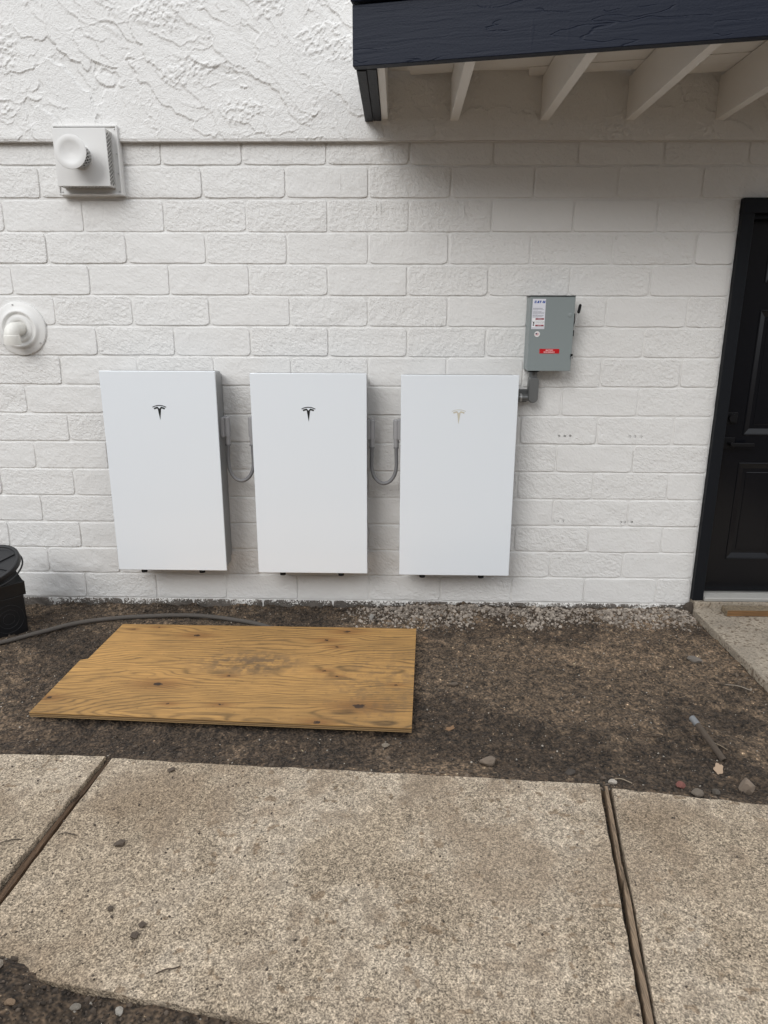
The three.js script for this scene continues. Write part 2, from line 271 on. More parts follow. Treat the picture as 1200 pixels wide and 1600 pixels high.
{ // porch slab with the sill under the door
  const porch = new THREE.Group(); porch.name = 'porch_pavement'; porch.userData.kind = 'structure'; porch.userData.label = 'low dusty concrete porch slab in front of the black door'; scene.add(porch);
  const r = rng(5), Q = []; for (let z = 0.085; z < 1.70; z += 0.06) Q.push([1.757 + 0.006 * (r() - 0.5), z]); Q.push([1.757, 1.70], [3.3, 1.95], [3.3, 0.055], [1.80, 0.055]);
  mesh('slab', prismXZ(Q, -0.08, 0.052, 0.006), porchConc, porch);
  mesh('sill', box(1.775, 2.86, -0.06, 0.086, -0.12, 0.052, 0.006), porchConc, porch);
}

// ------------------------------------------------------------------ block wall
const MH = 0.1577, MW = 0.4224, J16 = 0.05, FX0 = 1.768;
function blockGeo(seed, w = MW - 0.0085, h = MH - 0.0085) { // slumped block: rounded, uneven edges; rough face
  const r = rng(seed), ox = r() * 50, oy = r() * 50, rough = 0.3 + r() * 1.0, d = 0.03;
  const axis = (L, n) => { const a = [0, 0.0013, 0.0036, 0.0085]; for (let i = 1; i < n; i++) a.push(0.0085 + (L - 0.017) * i / n); a.push(L - 0.0085, L - 0.0036, L - 0.0013, L); return a; };
  const X = axis(w, 22), Y = axis(h, 9), nx = X.length, ny = Y.length, pos = [], idx = [], corner = 0.010 + r() * 0.012;
  for (let j = 0; j < ny; j++) for (let i = 0; i < nx; i++) {
    let x = X[i], y = Y[j];
    const ex = Math.min(x, w - x), ey = Math.min(y, h - y);
    if (ex < corner && ey < corner) { const k = Math.hypot(corner - ex, corner - ey) / corner; if (k > 0.72) { const m = (k - 0.72) * 0.5 * corner; x += (x < w / 2 ? m : -m); y += (y < h / 2 ? m : -m); } }
    const wob = (a, s) => 0.0048 * (fbm(a * 16 + ox, s + oy, 3, 141) - 0.5);
    const fy = y / h, fx = x / w;
    y += mix(wob(x, 1), wob(x, 7), fy); x += mix(wob(y, 13), wob(y, 19), fx);
    const e = Math.min(ex, ey * 1.0), R = 0.0032;
    let z = e < R ? -R * (1 - Math.sqrt(1 - (1 - e / R) ** 2)) : 0;
    const n1 = fbm(x * 9 + ox, y * 12 + oy, 3, 143) - 0.5, rd = 1 - Math.abs(2 * fbm((x + y * 0.8) * 17 + ox, (y - x * 0.5) * 26 + oy, 3, 145) - 1);
    const low = sst(0.75, 0.15, fy);
    z += (0.005 * n1 + 0.0034 * rough * rough * (Math.pow(rd, 3) - 0.45) * (0.35 + low)) * sst(0, 0.02, e);
    pos.push(x - w / 2, y - h / 2, z);
  }
  for (let j = 0; j < ny - 1; j++) for (let i = 0; i < nx - 1; i++) { const a = j * nx + i, b = a + 1, c = a + nx, e = c + 1; idx.push(a, b, c, b, e, c); }
  const loop = []; for (let i = 0; i < nx; i++) loop.push(i); for (let j = 1; j < ny; j++) loop.push(j * nx + nx - 1); for (let i = nx - 2; i >= 0; i--) loop.push((ny - 1) * nx + i); for (let j = ny - 2; j > 0; j--) loop.push(j * nx);
  const base = pos.length / 3; for (const k of loop) pos.push(pos[3 * k], pos[3 * k + 1], -d);
  const L = loop.length; for (let k = 0; k < L; k++) { const a = loop[k], b = loop[(k + 1) % L], c = base + k, e = base + (k + 1) % L; idx.push(a, c, b, b, c, e); }
  const ctr = pos.length / 3; pos.push(0, 0, -d); for (let k = 0; k < L; k++) idx.push(ctr, base + (k + 1) % L, base + k);
  const g = new THREE.BufferGeometry(); g.setAttribute('position', new THREE.Float32BufferAttribute(pos, 3)); g.setIndex(idx); g.computeVertexNormals();
  const uv = new Float32Array(pos.length / 3 * 2), su = r() * 1.4, sv = r() * 1.4; for (let i = 0; i < pos.length / 3; i++) { uv[2 * i] = pos[3 * i] + su; uv[2 * i + 1] = pos[3 * i + 1] + sv; }
  g.setAttribute('uv', new THREE.BufferAttribute(uv, 2)); return g;
}
{
  const wall = thing('block_wall', 'white painted concrete block wall carrying the batteries', 'wall');
  // mortar bed, painted with the blocks
  const mortarSheet = (x0, x1, y0, y1, cell) => {
    const nx = Math.ceil((x1 - x0) / cell), ny = Math.ceil((y1 - y0) / cell), g = new THREE.PlaneGeometry(x1 - x0, y1 - y0, nx, ny); g.translate((x0 + x1) / 2, (y0 + y1) / 2, 0);
    const p = g.attributes.position; for (let i = 0; i < p.count; i++) { const x = p.getX(i), y = p.getY(i); p.setZ(i, -0.0058 + 0.0050 * (fbm(x * 7 + 20, y * 7 + 20, 3, 151) - 0.5) + 0.004 * (fbm(x * 45 + 30, y * 45 + 30, 2, 153) - 0.5)); }
    g.computeVertexNormals(); return boxUV(g);
  };
  mesh('mortar', mortarSheet(-3.5, FX0, J16 - 0.16, 2.60, 0.013), whiteMortar, wall);
  mesh('mortar', mortarSheet(2.86, 3.6, -0.11, 2.60, 0.05), whiteMortar, wall);
  mesh('mortar', mortarSheet(FX0, 2.86, 2.262, 2.60, 0.02), whiteMortar, wall);
  mesh('core', box(-3.5, FX0 - 0.002, -0.2, 2.60, -0.2, -0.022, 0.001, 1), whiteMortar, wall);
  mesh('core', box(2.862, 3.6, -0.2, 2.60, -0.2, -0.022, 0.001, 1), whiteMortar, wall);
  mesh('core', box(FX0, 2.86, 2.262, 2.60, -0.2, -0.022, 0.001, 1), whiteMortar, wall);
  const variants = []; for (let k = 0; k < 16; k++) variants.push(blockGeo(1000 + k * 17));
  const halves = [blockGeo(2001, MW / 2 - 0.011), blockGeo(2002, MW / 2 - 0.011), blockGeo(2003, MW / 2 - 0.011)];
  const holes = [[0.931, 1.046], [0.962, 1.045], [0.992, 1.047], [1.322, 1.045, 0.007], [1.35, 1.046], [1.385, 1.046], [0.935, 0.554], [0.959, 0.552], [0.990, 0.555], [1.319, 0.55], [1.340, 0.552], [1.38, 0.553]];
  const holeShade = std(0.035, 0.032, 0.028, 1), ev = new Evaluator(); ev.useGroups = true; ev.attributes = ['position', 'normal', 'uv'];  // hole walls coloured near black, painting in the shade inside them
  const r = rng(4242);
  const row = (k, x0, x1, y0, y1) => { // one course between joints k and k + 1, clipped to x0..x1
    let a = (k % 2 === 0 ? -1.607 : -1.8195) - 8 * MW, jit = 0;
    while (a < x1) {
      const nj = (r() - 0.5) * 0.010, l = Math.max(a + jit, x0), rr = Math.min(a + MW + nj, x1); jit = nj; a += MW;
      if (rr - l < 0.05) continue;
      const w = rr - l - 0.0055 - r() * 0.005, h = y1 - y0 - 0.0065 - r() * 0.003, half = w < 0.25, src = half ? halves[Math.floor(r() * 3)] : variants[Math.floor(r() * 16)];
      const sx = w / (half ? MW / 2 - 0.011 : MW - 0.0085), sy = h / (MH - 0.0085), cx = (l + rr) / 2, cy = (y0 + y1) / 2 + (r() - 0.5) * 0.002, cz = (r() - 0.5) * 0.0035;
      const foot = k === 16, mine = holes.filter(([x, y]) => Math.abs(x - cx) < w / 2 && Math.abs(y - cy) < h / 2);
      let g = src, holed = null;
      if (foot || mine.length) { g = src.clone(); g.scale(sx, sy, 1); }
      if (foot) { const p = g.attributes.position, u = g.attributes.uv; for (let i = 0; i < p.count; i++) u.setXY(i, p.getX(i) + cx, p.getY(i) + cy); }
      if (mine.length) {
        g.clearGroups(); let b = new Brush(g, whiteBlock); b.updateMatrixWorld();
        for (const [x, y, rad = 0.0064] of mine) { const cg = cyl(rad, rad, 0.05, 14, 'z'); cg.clearGroups(); const c = new Brush(cg, holeShade); c.position.set(x - cx, y - cy, 0.002); c.updateMatrixWorld(); b = ev.evaluate(b, c, SUBTRACTION); b.updateMatrixWorld(); }
        g = b.geometry; holed = b.material;
      }
      const m = mesh('block', g, holed ?? (foot ? footMat : blockPaints[Math.floor(r() * 3)]), wall); m.position.set(cx, cy, cz); if (g === src) m.scale.set(sx, sy, 1);
      m.rotation.y = (r() - 0.5) * 0.006; m.rotation.x = (r() - 0.5) * 0.012;
    }
  };
  for (let k = 0; k <= 16; k++) { const yt = J16 + (16 - k) * MH, yb = yt - MH; row(k, -3.0, k < 2 ? 3.0 : FX0 - 0.002, k === 1 ? Math.max(yb, 2.262) : yb, yt); }
  // runs of paint
  for (const [x, y, l] of [[-0.268, 2.345, 0.075], [-0.063, 2.215, 0.05], [-0.085, 2.222, 0.025], [0.365, 2.20, 0.06], [0.60, 2.19, 0.04]]) { const g = new THREE.CapsuleGeometry(0.0019, l, 3, 8); g.scale(1, 1, 0.8); const m = mesh('paint_run', boxUV(g), whiteMortar, wall); m.position.set(x, y, 0.0015); }
}

// ------------------------------------------------------------------ stucco storey above
{
  const wall = thing('stucco_wall', 'upper wall of rough white trowelled stucco', 'wall');
  const X0 = -2.7, Y0 = 2.523, C = 0.0042, nx = 1260, ny = 178, H = new Float32Array(nx * ny), r = rng(99);
  for (let s = 0; s < 850; s++) { // overlapping trowel strokes
    const small = s % 5 > 2, cx = r() * nx, cy = r() * ny, ang = -0.62 + (r() - 0.5) * 1.3, len = (small ? 5 + r() * 14 : 18 + r() * 42), wid = len * (0.28 + r() * 0.38), top = 0.0018 + r() * 0.0048, base = r() * 0.003, ca = Math.cos(ang), sa = Math.sin(ang), side = r() < 0.7 ? -1 : 1, se = Math.floor(r() * 200);
    const R = Math.ceil(len * 1.25);
    for (let j = Math.max(0, Math.floor(cy - R)); j < Math.min(ny, cy + R); j++) for (let i = Math.max(0, Math.floor(cx - R)); i < Math.min(nx, cx + R); i++) {
      const dx = i - cx, dy = j - cy, a = (dx * ca + dy * sa) / len, b = (-dx * sa + dy * ca) / wid * side;
      const d = 1 - Math.sqrt(a * a + b * b) + 0.75 * (fbm(i * 0.07 + se, j * 0.07 + se * 3, 3, 161) - 0.5);
      if (d <= 0) continue;
      const h = base + top * (0.25 + 0.75 * sst(-0.8, 0.9, b)) + 0.0022 * sst(0.12, 0.03, d) * sst(0.0, 0.5, b);
      const k = j * nx + i; if (h * sst(0, 0.05, d) > H[k]) H[k] = mix(H[k], h, sst(0, 0.04, d));
    }
  }
  for (let j = 0; j < ny; j++) for (let i = 0; i < nx; i++) { // torn rough patches
    const m = sst(0.58, 0.70, fbm(i * 0.022 + 5, j * 0.03 + 5, 3, 165)), n = fbm(i * 0.30, j * 0.30, 2, 167);
    H[j * nx + i] += m * 0.0040 * sst(0.50, 0.60, n) + 0.0008 * fbm(i * 0.1, j * 0.1, 2, 169);
    if (j < 2) H[j * nx + i] *= 0.6;
  }
  const g = new THREE.PlaneGeometry((nx - 1) * C, (ny - 1) * C, nx - 1, ny - 1); g.translate(X0 + (nx - 1) * C / 2, Y0 + (ny - 1) * C / 2, 0);
  const p = g.attributes.position; for (let i = 0; i < p.count; i++) { const row = ny - 1 - Math.floor(i / nx), col = i % nx; p.setZ(i, 0.029 + H[row * nx + col]); }
  g.computeVertexNormals(); { const u = g.attributes.uv; for (let i = 0; i < p.count; i++) u.setXY(i, p.getX(i), p.getY(i)); }
  mesh('stucco', g, whiteStucco, wall);
  mesh('backing', box(-3.5, 3.6, Y0 + 0.002, 3.6, -0.2, 0.028, 0.002, 1), whiteStucco, wall);
  mesh('drip_edge', box(-3.5, 3.6, Y0 - 0.003, Y0 + 0.0015, 0.004, 0.0325, 0.001, 1), std(0.60, 0.58, 0.55, 0.55), wall);
}

// ------------------------------------------------------------------ eave / porch roof over the door
{
  const roof = thing('porch_roof', 'dark edged porch roof with white rafters over the door', 'roof');
  const fz = (x) => 0.797 + (x + 0.151) * 0.193, ang = -Math.atan(0.193), L0 = 0, len = 2.95;
  const place = (m) => { m.position.set(-0.151, 0, 0.797); m.rotation.y = ang; return m; };
  place(mesh('fascia_board', box(L0, len, 2.607, 2.813, -0.042, 0, 0.003), darkPaint, roof));
  place(mesh('upper_fascia_board', box(L0 - 0.004, len, 2.819, 3.06, -0.046, 0.016, 0.005), darkPaint, roof));
  for (const [x0, b] of [[-0.139, 0], [-0.0985, 0.003]]) { // end boards, two thick, each in two lengths
    mesh('end_board', box(x0, x0 + 0.039, 2.606 + b, 2.80, 0.034, 0.36 + b * 3, 0.0025), darkPlain, roof);
    mesh('end_board', box(x0, x0 + 0.039, 2.604 + b, 2.80, 0.362 + b * 3, fz(x0) - 0.046, 0.0025), darkPlain, roof);
  }
  mesh('end_rafter', box(-0.058, -0.026, 2.615, 2.80, 0.034, fz(-0.05) - 0.046, 0.003), eaveWhite, roof);
  for (const x of [0.301, 0.742, 1.16, 1.594, 2.02, 2.44]) mesh('rafter', box(x - 0.021, x + 0.021, 2.610, 2.800, 0.034, fz(x) - 0.048, 0.003), eaveWhite, roof);
  const Lp = 2.95; // roof boards, laid along the fascia
  for (let k = 0; k < 12; k++) {
    const w = 0.118, z1 = -0.05 - k * (w + 0.004), z0 = z1 - w;
    const ix = (z) => (0.036 - 0.797 - z * Math.cos(ang)) / Math.sin(-ang) * 1; // where a board meets the wall plane
    let s = Math.max(0.09, ix(z0) + 0.0); if (s > Lp - 0.1) break;
    place(mesh('roof_board', box(s, Lp, 2.8015 + (k % 3) * 0.0012, 2.822, z0, z1, 0.003), eaveWhite, roof));
  }
  const cover = prismXZ([[-0.12, 0.04], [-0.12, 0.77], [2.7, 1.32], [2.7, 0.04]], 2.826, 2.86, 0.003);
  mesh('roof_deck', cover, eaveWhite, roof);
}

// ------------------------------------------------------------------ entry door
{
  const d = thing('entry_door', 'black panelled entry door with black frame', 'door');
  const DZ = -0.055, x0 = 1.838, x1 = 2.752, y0 = 0.122, y1 = 2.192;
  const cols = [[1.972, 2.232], [2.358, 2.618]], rows = [[0.322, 0.886], [1.054, 1.716], [1.862, 2.062]];
  const face = poly([[x0, y0], [x1, y0], [x1, y1], [x0, y1]]);
  for (const [xa, xb] of cols) for (const [ya, yb] of rows) face.holes.push(new THREE.Path(poly([[xa, ya], [xa, yb], [xb, yb], [xb, ya]]).getPoints()));
  const fg = extr(face, 0.013); fg.translate(0, 0, DZ - 0.013); mesh('stiles_and_rails', boxUV(fg), doorPaint, d);
  mesh('slab', box(x0, x1, y0, y1, DZ - 0.045, DZ - 0.0132, 0.001, 1), doorPaint, d);
  const bevel = (xa, xb, ya, yb, za, t, zb) => { // four sloping faces round a rectangle
    const o = [[xa, ya], [xb, ya], [xb, yb], [xa, yb]], n = [[xa + t, ya + t], [xb - t, ya + t], [xb - t, yb - t], [xa + t, yb - t]], p = [];
    for (let k = 0; k < 4; k++) { const m = (k + 1) % 4, A = [...o[k], za], B = [...o[m], za], C = [...n[m], zb], E = [...n[k], zb]; p.push(...A, ...B, ...C, ...A, ...C, ...E); }
    const g = new THREE.BufferGeometry(); g.setAttribute('position', new THREE.Float32BufferAttribute(p, 3)); g.computeVertexNormals(); return boxUV(g);
  };
  for (const [xa, xb] of cols) for (const [ya, yb] of rows) {
    const p = new THREE.Group(); p.name = 'panel'; d.add(p);
    const s = poly([[xa - 0.006, ya - 0.006], [xb + 0.006, ya - 0.006], [xb + 0.006, yb + 0.006], [xa - 0.006, yb + 0.006]]); s.holes.push(new THREE.Path(poly([[xa + 0.003, ya + 0.003], [xa + 0.003, yb - 0.003], [xb - 0.003, yb - 0.003], [xb - 0.003, ya + 0.003]]).getPoints()));
    const a = extr(s, 0.002, 0.003, 2); a.translate(0, 0, DZ - 0.001); mesh('moulding', boxUV(a), doorPaint, p);
    mesh('bevel', bevel(xa, xb, ya, yb, DZ - 0.0005, 0.030, DZ - 0.0125), doorPaint, p);
    const f = extr(poly([[xa + 0.05, ya + 0.05], [xb - 0.05, ya + 0.05], [xb - 0.05, yb - 0.05], [xa + 0.05, yb - 0.05]]), 0.002, 0.004, 2); f.translate(0, 0, DZ - 0.016); mesh('field', boxUV(f), doorPaint, p);
  }
  mesh('casing', box(FX0, 1.830, 0.087, 2.258, -0.16, 0.032, 0.004), darkPlainDoor(), d);
  mesh('casing', box(2.760, 2.858, 0.087, 2.258, -0.16, 0.032, 0.004), darkPlainDoor(), d);
  mesh('head_casing', box(1.7665, 2.8595, 2.189, 2.262, -0.16, 0.036, 0.004), darkPlainDoor(), d);
  mesh('door_stop', box(1.831, 2.759, 2.166, 2.1885, -0.05, 0.004, 0.002), darkPlainDoor(), d);
  const th = mesh('threshold', box(1.831, 2.759, 0.0875, 0.108, -0.10, 0.046, 0.004), galvanised(), d);
  for (let k = 0; k < 5; k++) mesh('ridge', box(1.835, 2.755, 0.1075, 0.1115, -0.035 + k * 0.016, -0.026 + k * 0.016, 0.002), galvanised(), th);
  mesh('door_sweep', box(1.842, 2.748, 0.1115, 0.1215, DZ - 0.04, DZ - 0.004, 0.002), dark, d);
  const db = mesh('deadbolt', box(1.862, 1.922, 1.115, 1.176, DZ, DZ + 0.009, 0.003), blackMetal, d);
  const k1 = cyl(0.022, 0.024, 0.016, 28, 'z'); k1.translate(1.892, 1.145, DZ + 0.017); mesh('cylinder', k1, blackMetal, db);
  const lv = mesh('lever_handle', box(1.862, 1.924, 0.972, 1.036, DZ, DZ + 0.009, 0.003), blackMetal, d);
  const st = cyl(0.011, 0.011, 0.05, 20, 'z'); st.translate(1.893, 1.003, DZ + 0.03); mesh('stem', st, blackMetal, lv);
  mesh('grip', box(1.882, 2.012, 0.993, 1.012, DZ + 0.045, DZ + 0.057, 0.004), blackMetal, lv);
}
function darkPlainDoor() { return darkPlainDoor.m ??= matte(0.0085, 0.0098, 0.0125, 0.5, { bumpMap: plaster, bumpScale: 0.0009 }); }
function galvanised() { return galvanised.m ??= std(0.50, 0.49, 0.46, 0.5, { metalness: 0.4 }); }
tag(mesh('wooden_board', box(1.905, 2.83, 0.0525, 0.090, 0.104, 0.177, 0.003), dustyWood), 'dusty wooden board lying on the porch slab by the door', 'board');
{ const b = scene.children[scene.children.length - 1]; mesh('sawn_edge', box(1.907, 2.828, 0.0545, 0.0885, 0.1765, 0.1785, 0.0008, 1), cutWood, b); }
{ const g = lump(71, 3, 1.3, 0.12); g.scale(0.075, 0.065, 0.055); g.translate(1.757, 0.032, 0.022); single('mortar_lump', g, std(0.155, 0.125, 0.10, 1, { bumpMap: soilBump, bumpScale: 0.01 }), 'crumbly brown mortar lump at the foot of the door frame', 'mortar'); }

// ------------------------------------------------------------------ batteries
{
  const arcPts = (r, a0, a1, n, cy) => { const o = []; for (let i = 0; i <= n; i++) { const a = mix(a0, a1, i / n); o.push([r * Math.sin(a), cy + r * Math.cos(a)]); } return o; };
  const mark = (full) => { // the emblem, 1 wide, origin at its middle top
    const out = [], c = -0.98, top = poly([...arcPts(0.98, -0.515, 0.515, 14, c), ...arcPts(0.925, 0.50, -0.50, 14, c)]);
    const body = poly([...arcPts(0.87, -0.46, -0.14, 6, c), [0, -0.25], ...arcPts(0.87, 0.14, 0.46, 6, c), ...arcPts(0.765, 0.46, 0.26, 4, c), [0.115, -0.24], [0, -1.0], [-0.115, -0.24], ...arcPts(0.765, -0.26, -0.46, 4, c)]);
    out.push(body, top); return out.map((s) => extr(s, 0.03));
  };
  const data = [[-1.2203, 1.4034, 'leftmost'], [-0.4321, 1.3953, 'middle'], [0.3549, 1.3902, 'right']];
  const labels = ['white wall battery with grey sides and black emblem, nearest the round pipe vent', 'white wall battery with black emblem, between the two other batteries', 'white wall battery with a faded beige emblem, beside the grey switch box'];
  data.forEach(([x, yt], i) => {
    const b = thing('wall_battery', labels[i], 'battery', [x, yt - 1.099, 0], 'batteries in a row on the block wall');
    mesh('front_panel', box(-0.3045, 0.3045, 0, 1.099, 0.193, 0.205, 0.0035, 3), panelGlass, b);
    mesh('body', box(-0.3005, 0.3005, 0.006, 1.094, 0.062, 0.1925, 0.016, 4), batteryGrey, b);
    mesh('rear_housing', box(-0.292, 0.292, 0.03, 1.075, 0.012, 0.0615, 0.006, 3), batteryGrey, b);
    for (const s of [-1, 1]) { const f = cyl(0.018, 0.016, 0.036, 20); f.translate(s * 0.165 - 0.01, -0.006, 0.168); mesh('foot', f, dark, b); }
    if (i !== 2) { mesh('label_strip', box(0.3003, 0.3012, 0.79, 0.87, 0.09, 0.17, 0.0004, 1), std(0.26, 0.265, 0.27, 0.4), b); }
    const m = i === 2 ? std(0.60, 0.56, 0.46, 0.6) : std(0.008, 0.009, 0.010, 0.35);
    const e = new THREE.Group(); e.name = 'emblem'; b.add(e); e.position.set([-0.001, -0.002, -0.001][i], [0.923, 0.926, 0.923][i], 0.2043); e.scale.set(0.078, 0.078, 0.05);
    mark().forEach((g, k) => mesh(k ? 'arc' : 'stem', g, k && i === 2 ? std(0.66, 0.655, 0.62, 0.6) : m, e));
    if (i === 2) e.userData.label = 'faded beige emblem';
  });
  // looped conduits between the batteries
  const conduit = (xa, xb, y, label) => {
    const c = thing('conduit_loop', label, 'conduit', [0, 0, 0], 'looped conduits between batteries');
    const z = 0.105;
    for (const [x, s] of [[xa, 1], [xb, -1]]) {
      const cx = x + s * 0.027;
      const f = mesh('fitting', box(Math.min(x, x + s * 0.018), Math.max(x, x + s * 0.018), y - 0.10, y + 0.006, z - 0.045, z + 0.04, 0.004), fittingGrey, c);
      const bd = cyl(0.0175, 0.0175, 0.1, 24); bd.translate(cx, y - 0.05, z); mesh('barrel', bd, fittingGrey, f);
      const cap = cyl(0.0165, 0.0185, 0.006, 24); cap.translate(cx, y + 0.002, z); mesh('cap', cap, fittingGrey, f);
      const sl = cyl(0.0145, 0.0135, 0.05, 24); sl.translate(cx, y - 0.124, z); mesh('sleeve', sl, fittingGrey, f);
      const nut = cyl(0.016, 0.016, 0.008, 6); nut.translate(cx, y - 0.147, z); mesh('nut', nut, tubeGrey, f);
    }
    const a = xa + 0.027, b = xb - 0.027, m = (a + b) / 2;
    const pts = [[a, y - 0.14, z], [a - 0.001, y - 0.19, z + 0.002]]; for (let k = 0; k <= 8; k++) { const t = Math.PI * k / 8; pts.push([m - (b - a + 0.004) / 2 * Math.cos(t), y - 0.245 - 0.10 * Math.sin(t), z + 0.004 + 0.008 * Math.sin(t)]); } pts.push([b + 0.001, y - 0.19, z + 0.002], [b, y - 0.14, z]);
    mesh('tube', tube(pts, 0.0100, 90, 14), tubeGrey, c);
  };
  conduit(-0.9198, -0.7326, 1.148, 'grey flexible conduit loop joining the first and middle batteries');
  conduit(-0.1316, 0.0544, 1.139, 'grey flexible conduit loop beside the battery with the faded emblem');
}

// ------------------------------------------------------------------ switch box with conduit elbow
{
  const b = thing('switch_box', 'grey steel disconnect switch box with stickers on the block wall', 'switch box', [0.7085, 1.408, 0]);
  const W = 0.227, H = 0.376, D = 0.132;
  mesh('enclosure', box(0.003, W - 0.003, 0.002, H - 0.004, 0.004, D - 0.009, 0.003), boxGrey, b);
  mesh('cover', box(0, W, 0, H - 0.003, D - 0.0085, D, 0.0025), boxGrey, b);
  mesh('top_flange', box(-0.001, W + 0.001, H - 0.0028, H + 0.002, 0.004, D + 0.004, 0.0012), std(0.05, 0.056, 0.057, 0.5), b);
  mesh('knob_dimple', (() => { const g = new THREE.SphereGeometry(0.012, 18, 12); g.scale(1, 1, 0.2); g.translate(W - 0.022, H - 0.095, D); return g; })(), boxGrey, b);
  const h = mesh('handle', box(W, W + 0.012, H - 0.20, H - 0.085, D - 0.045, D - 0.03, 0.003), blackMetal, b);
  mesh('arm', (() => { const g = box(-0.004, 0.004, -0.055, 0.055, -0.004, 0.004, 0.002); g.rotateZ(-0.24); g.translate(W + 0.017, H - 0.115, D - 0.02); return g; })(), galv, h);
  mesh('grip', (() => { const g = new THREE.CapsuleGeometry(0.0075, 0.032, 6, 16); g.rotateZ(-0.16); g.translate(W + 0.027, H - 0.062, D - 0.015); return g; })(), blackMetal, h);
  const lt = mesh('latch', box(W - 0.006, W + 0.006, 0.062, 0.088, D - 0.01, D + 0.004, 0.002), blackMetal, b);
  mesh('latch_eye', (() => { const g = new THREE.TorusGeometry(0.006, 0.0018, 8, 18); g.translate(W + 0.003, 0.068, D + 0.005); return g; })(), galv, lt);
  const sheet = (name, x, y, w, hh, map, z = D + 0.0008) => { const g = new THREE.BoxGeometry(w, hh, 0.001); g.translate(x, y, z); const plain = std(0.75, 0.75, 0.77, 0.5), face = new THREE.MeshStandardMaterial({ map, roughness: 0.42 }); return mesh(name, g, [plain, plain, plain, plain, face, plain], b); };
  sheet('label_sticker', 0.0435, 0.2865, 0.067, 0.149, canvasTex(512, 1138, (c) => {
    c.fillStyle = '#dfe0e8'; c.fillRect(0, 0, 512, 1138);
    c.fillStyle = '#17469b'; c.save(); c.translate(68, 160); // the maker's word mark: cut letters
    const P = (a) => { c.beginPath(); a.forEach(([x, y], i) => (i ? c.lineTo(x, y) : c.moveTo(x, y))); c.closePath(); c.fill(); };
    P([[12, -92], [96, -92], [92, -68], [8, -68]]); P([[6, -58], [86, -58], [82, -34], [2, -34]]); P([[0, -24], [80, -24], [76, 0], [-4, 0]]);
    P([[150, -92], [186, -92], [186, 0], [148, 0], [150, -18], [104, 0], [92, 0]]); P([[200, -92], [282, -92], [278, -66], [254, -66], [244, 0], [212, 0], [222, -66], [196, -66]]);
    c.beginPath(); c.arc(300, -34, 15, 0, 7); c.fill(); P([[324, 0], [340, -92], [376, -92], [392, -44], [400, -92], [430, -92], [414, 0], [380, 0], [364, -48], [356, 0]]); c.restore();
    c.fillStyle = '#63656d'; const r = rng(8);
    for (const [y0, n] of [[345, 4], [475, 5], [612, 4]]) for (let k = 0; k < n; k++) { let x = 36; const e = 36 + (k === n - 1 ? 190 : 330 + r() * 100); while (x < e) { const w = 12 + r() * 34; c.fillRect(x, y0 + k * 24, w, k ? 8 : 13); x += w + 8; } }
    c.fillStyle = '#f2f2f4'; c.fillRect(18, 722, 478, 330);
    for (const y of [724, 970]) { c.fillStyle = '#8d2b3b'; c.fillRect(150, y, 330, 58); c.fillStyle = '#e8e0e2'; c.font = 'bold 36px sans-serif'; c.textAlign = 'center'; c.fillText('DANGER', 315, y + 42); c.textAlign = 'left'; }
    c.fillStyle = '#3c3c42'; for (const y of [796, 850, 880, 910, 1040]) { let x = 150; while (x < 470) { const w = 12 + r() * 34; c.fillRect(x, y, w, 9); x += w + 9; } }
    c.strokeStyle = '#1c1c1e'; c.lineWidth = 12; c.beginPath(); c.moveTo(34, 840); c.lineTo(74, 880); c.moveTo(104, 836); c.lineTo(82, 890); c.stroke(); c.fillStyle = '#1c1c1e'; c.beginPath(); c.arc(84, 905, 34, 0, 7); c.fill(); c.beginPath(); c.arc(80, 985, 30, 0, 7); c.fill();
    c.fillStyle = '#c9c9d0'; c.fillRect(18, 1086, 478, 30);
  })).userData.label = 'white printed label sticker with blue word mark';
  const fl = new THREE.CircleGeometry(0.0145, 32); fl.translate(0.042, 0.187, D + 0.0012);
  mesh('flag_sticker', fl, new THREE.MeshStandardMaterial({ roughness: 0.42, map: canvasTex(256, 256, (c) => {
    c.fillStyle = '#e6e4e4'; c.fillRect(0, 0, 256, 256); for (let k = 0; k < 7; k++) { c.fillStyle = k % 2 ? '#eceaea' : '#bb5560'; c.fillRect(58, 76 + k * 15, 140, 15); } c.fillStyle = '#23304f'; c.fillRect(58, 76, 66, 60); }) }), b);
  sheet('warning_sticker', 0.1105, 0.1015, 0.103, 0.0235, canvasTex(1024, 234, (c) => { c.fillStyle = '#c20c18'; c.fillRect(0, 0, 1024, 234); c.fillStyle = '#f3dede'; c.textAlign = 'center'; c.font = 'bold 92px sans-serif'; c.fillText('BATTERY', 512, 104, 430); c.fillText('DISCONNECT', 512, 200, 600); })).userData.label = 'red sticker reading BATTERY DISCONNECT';
}
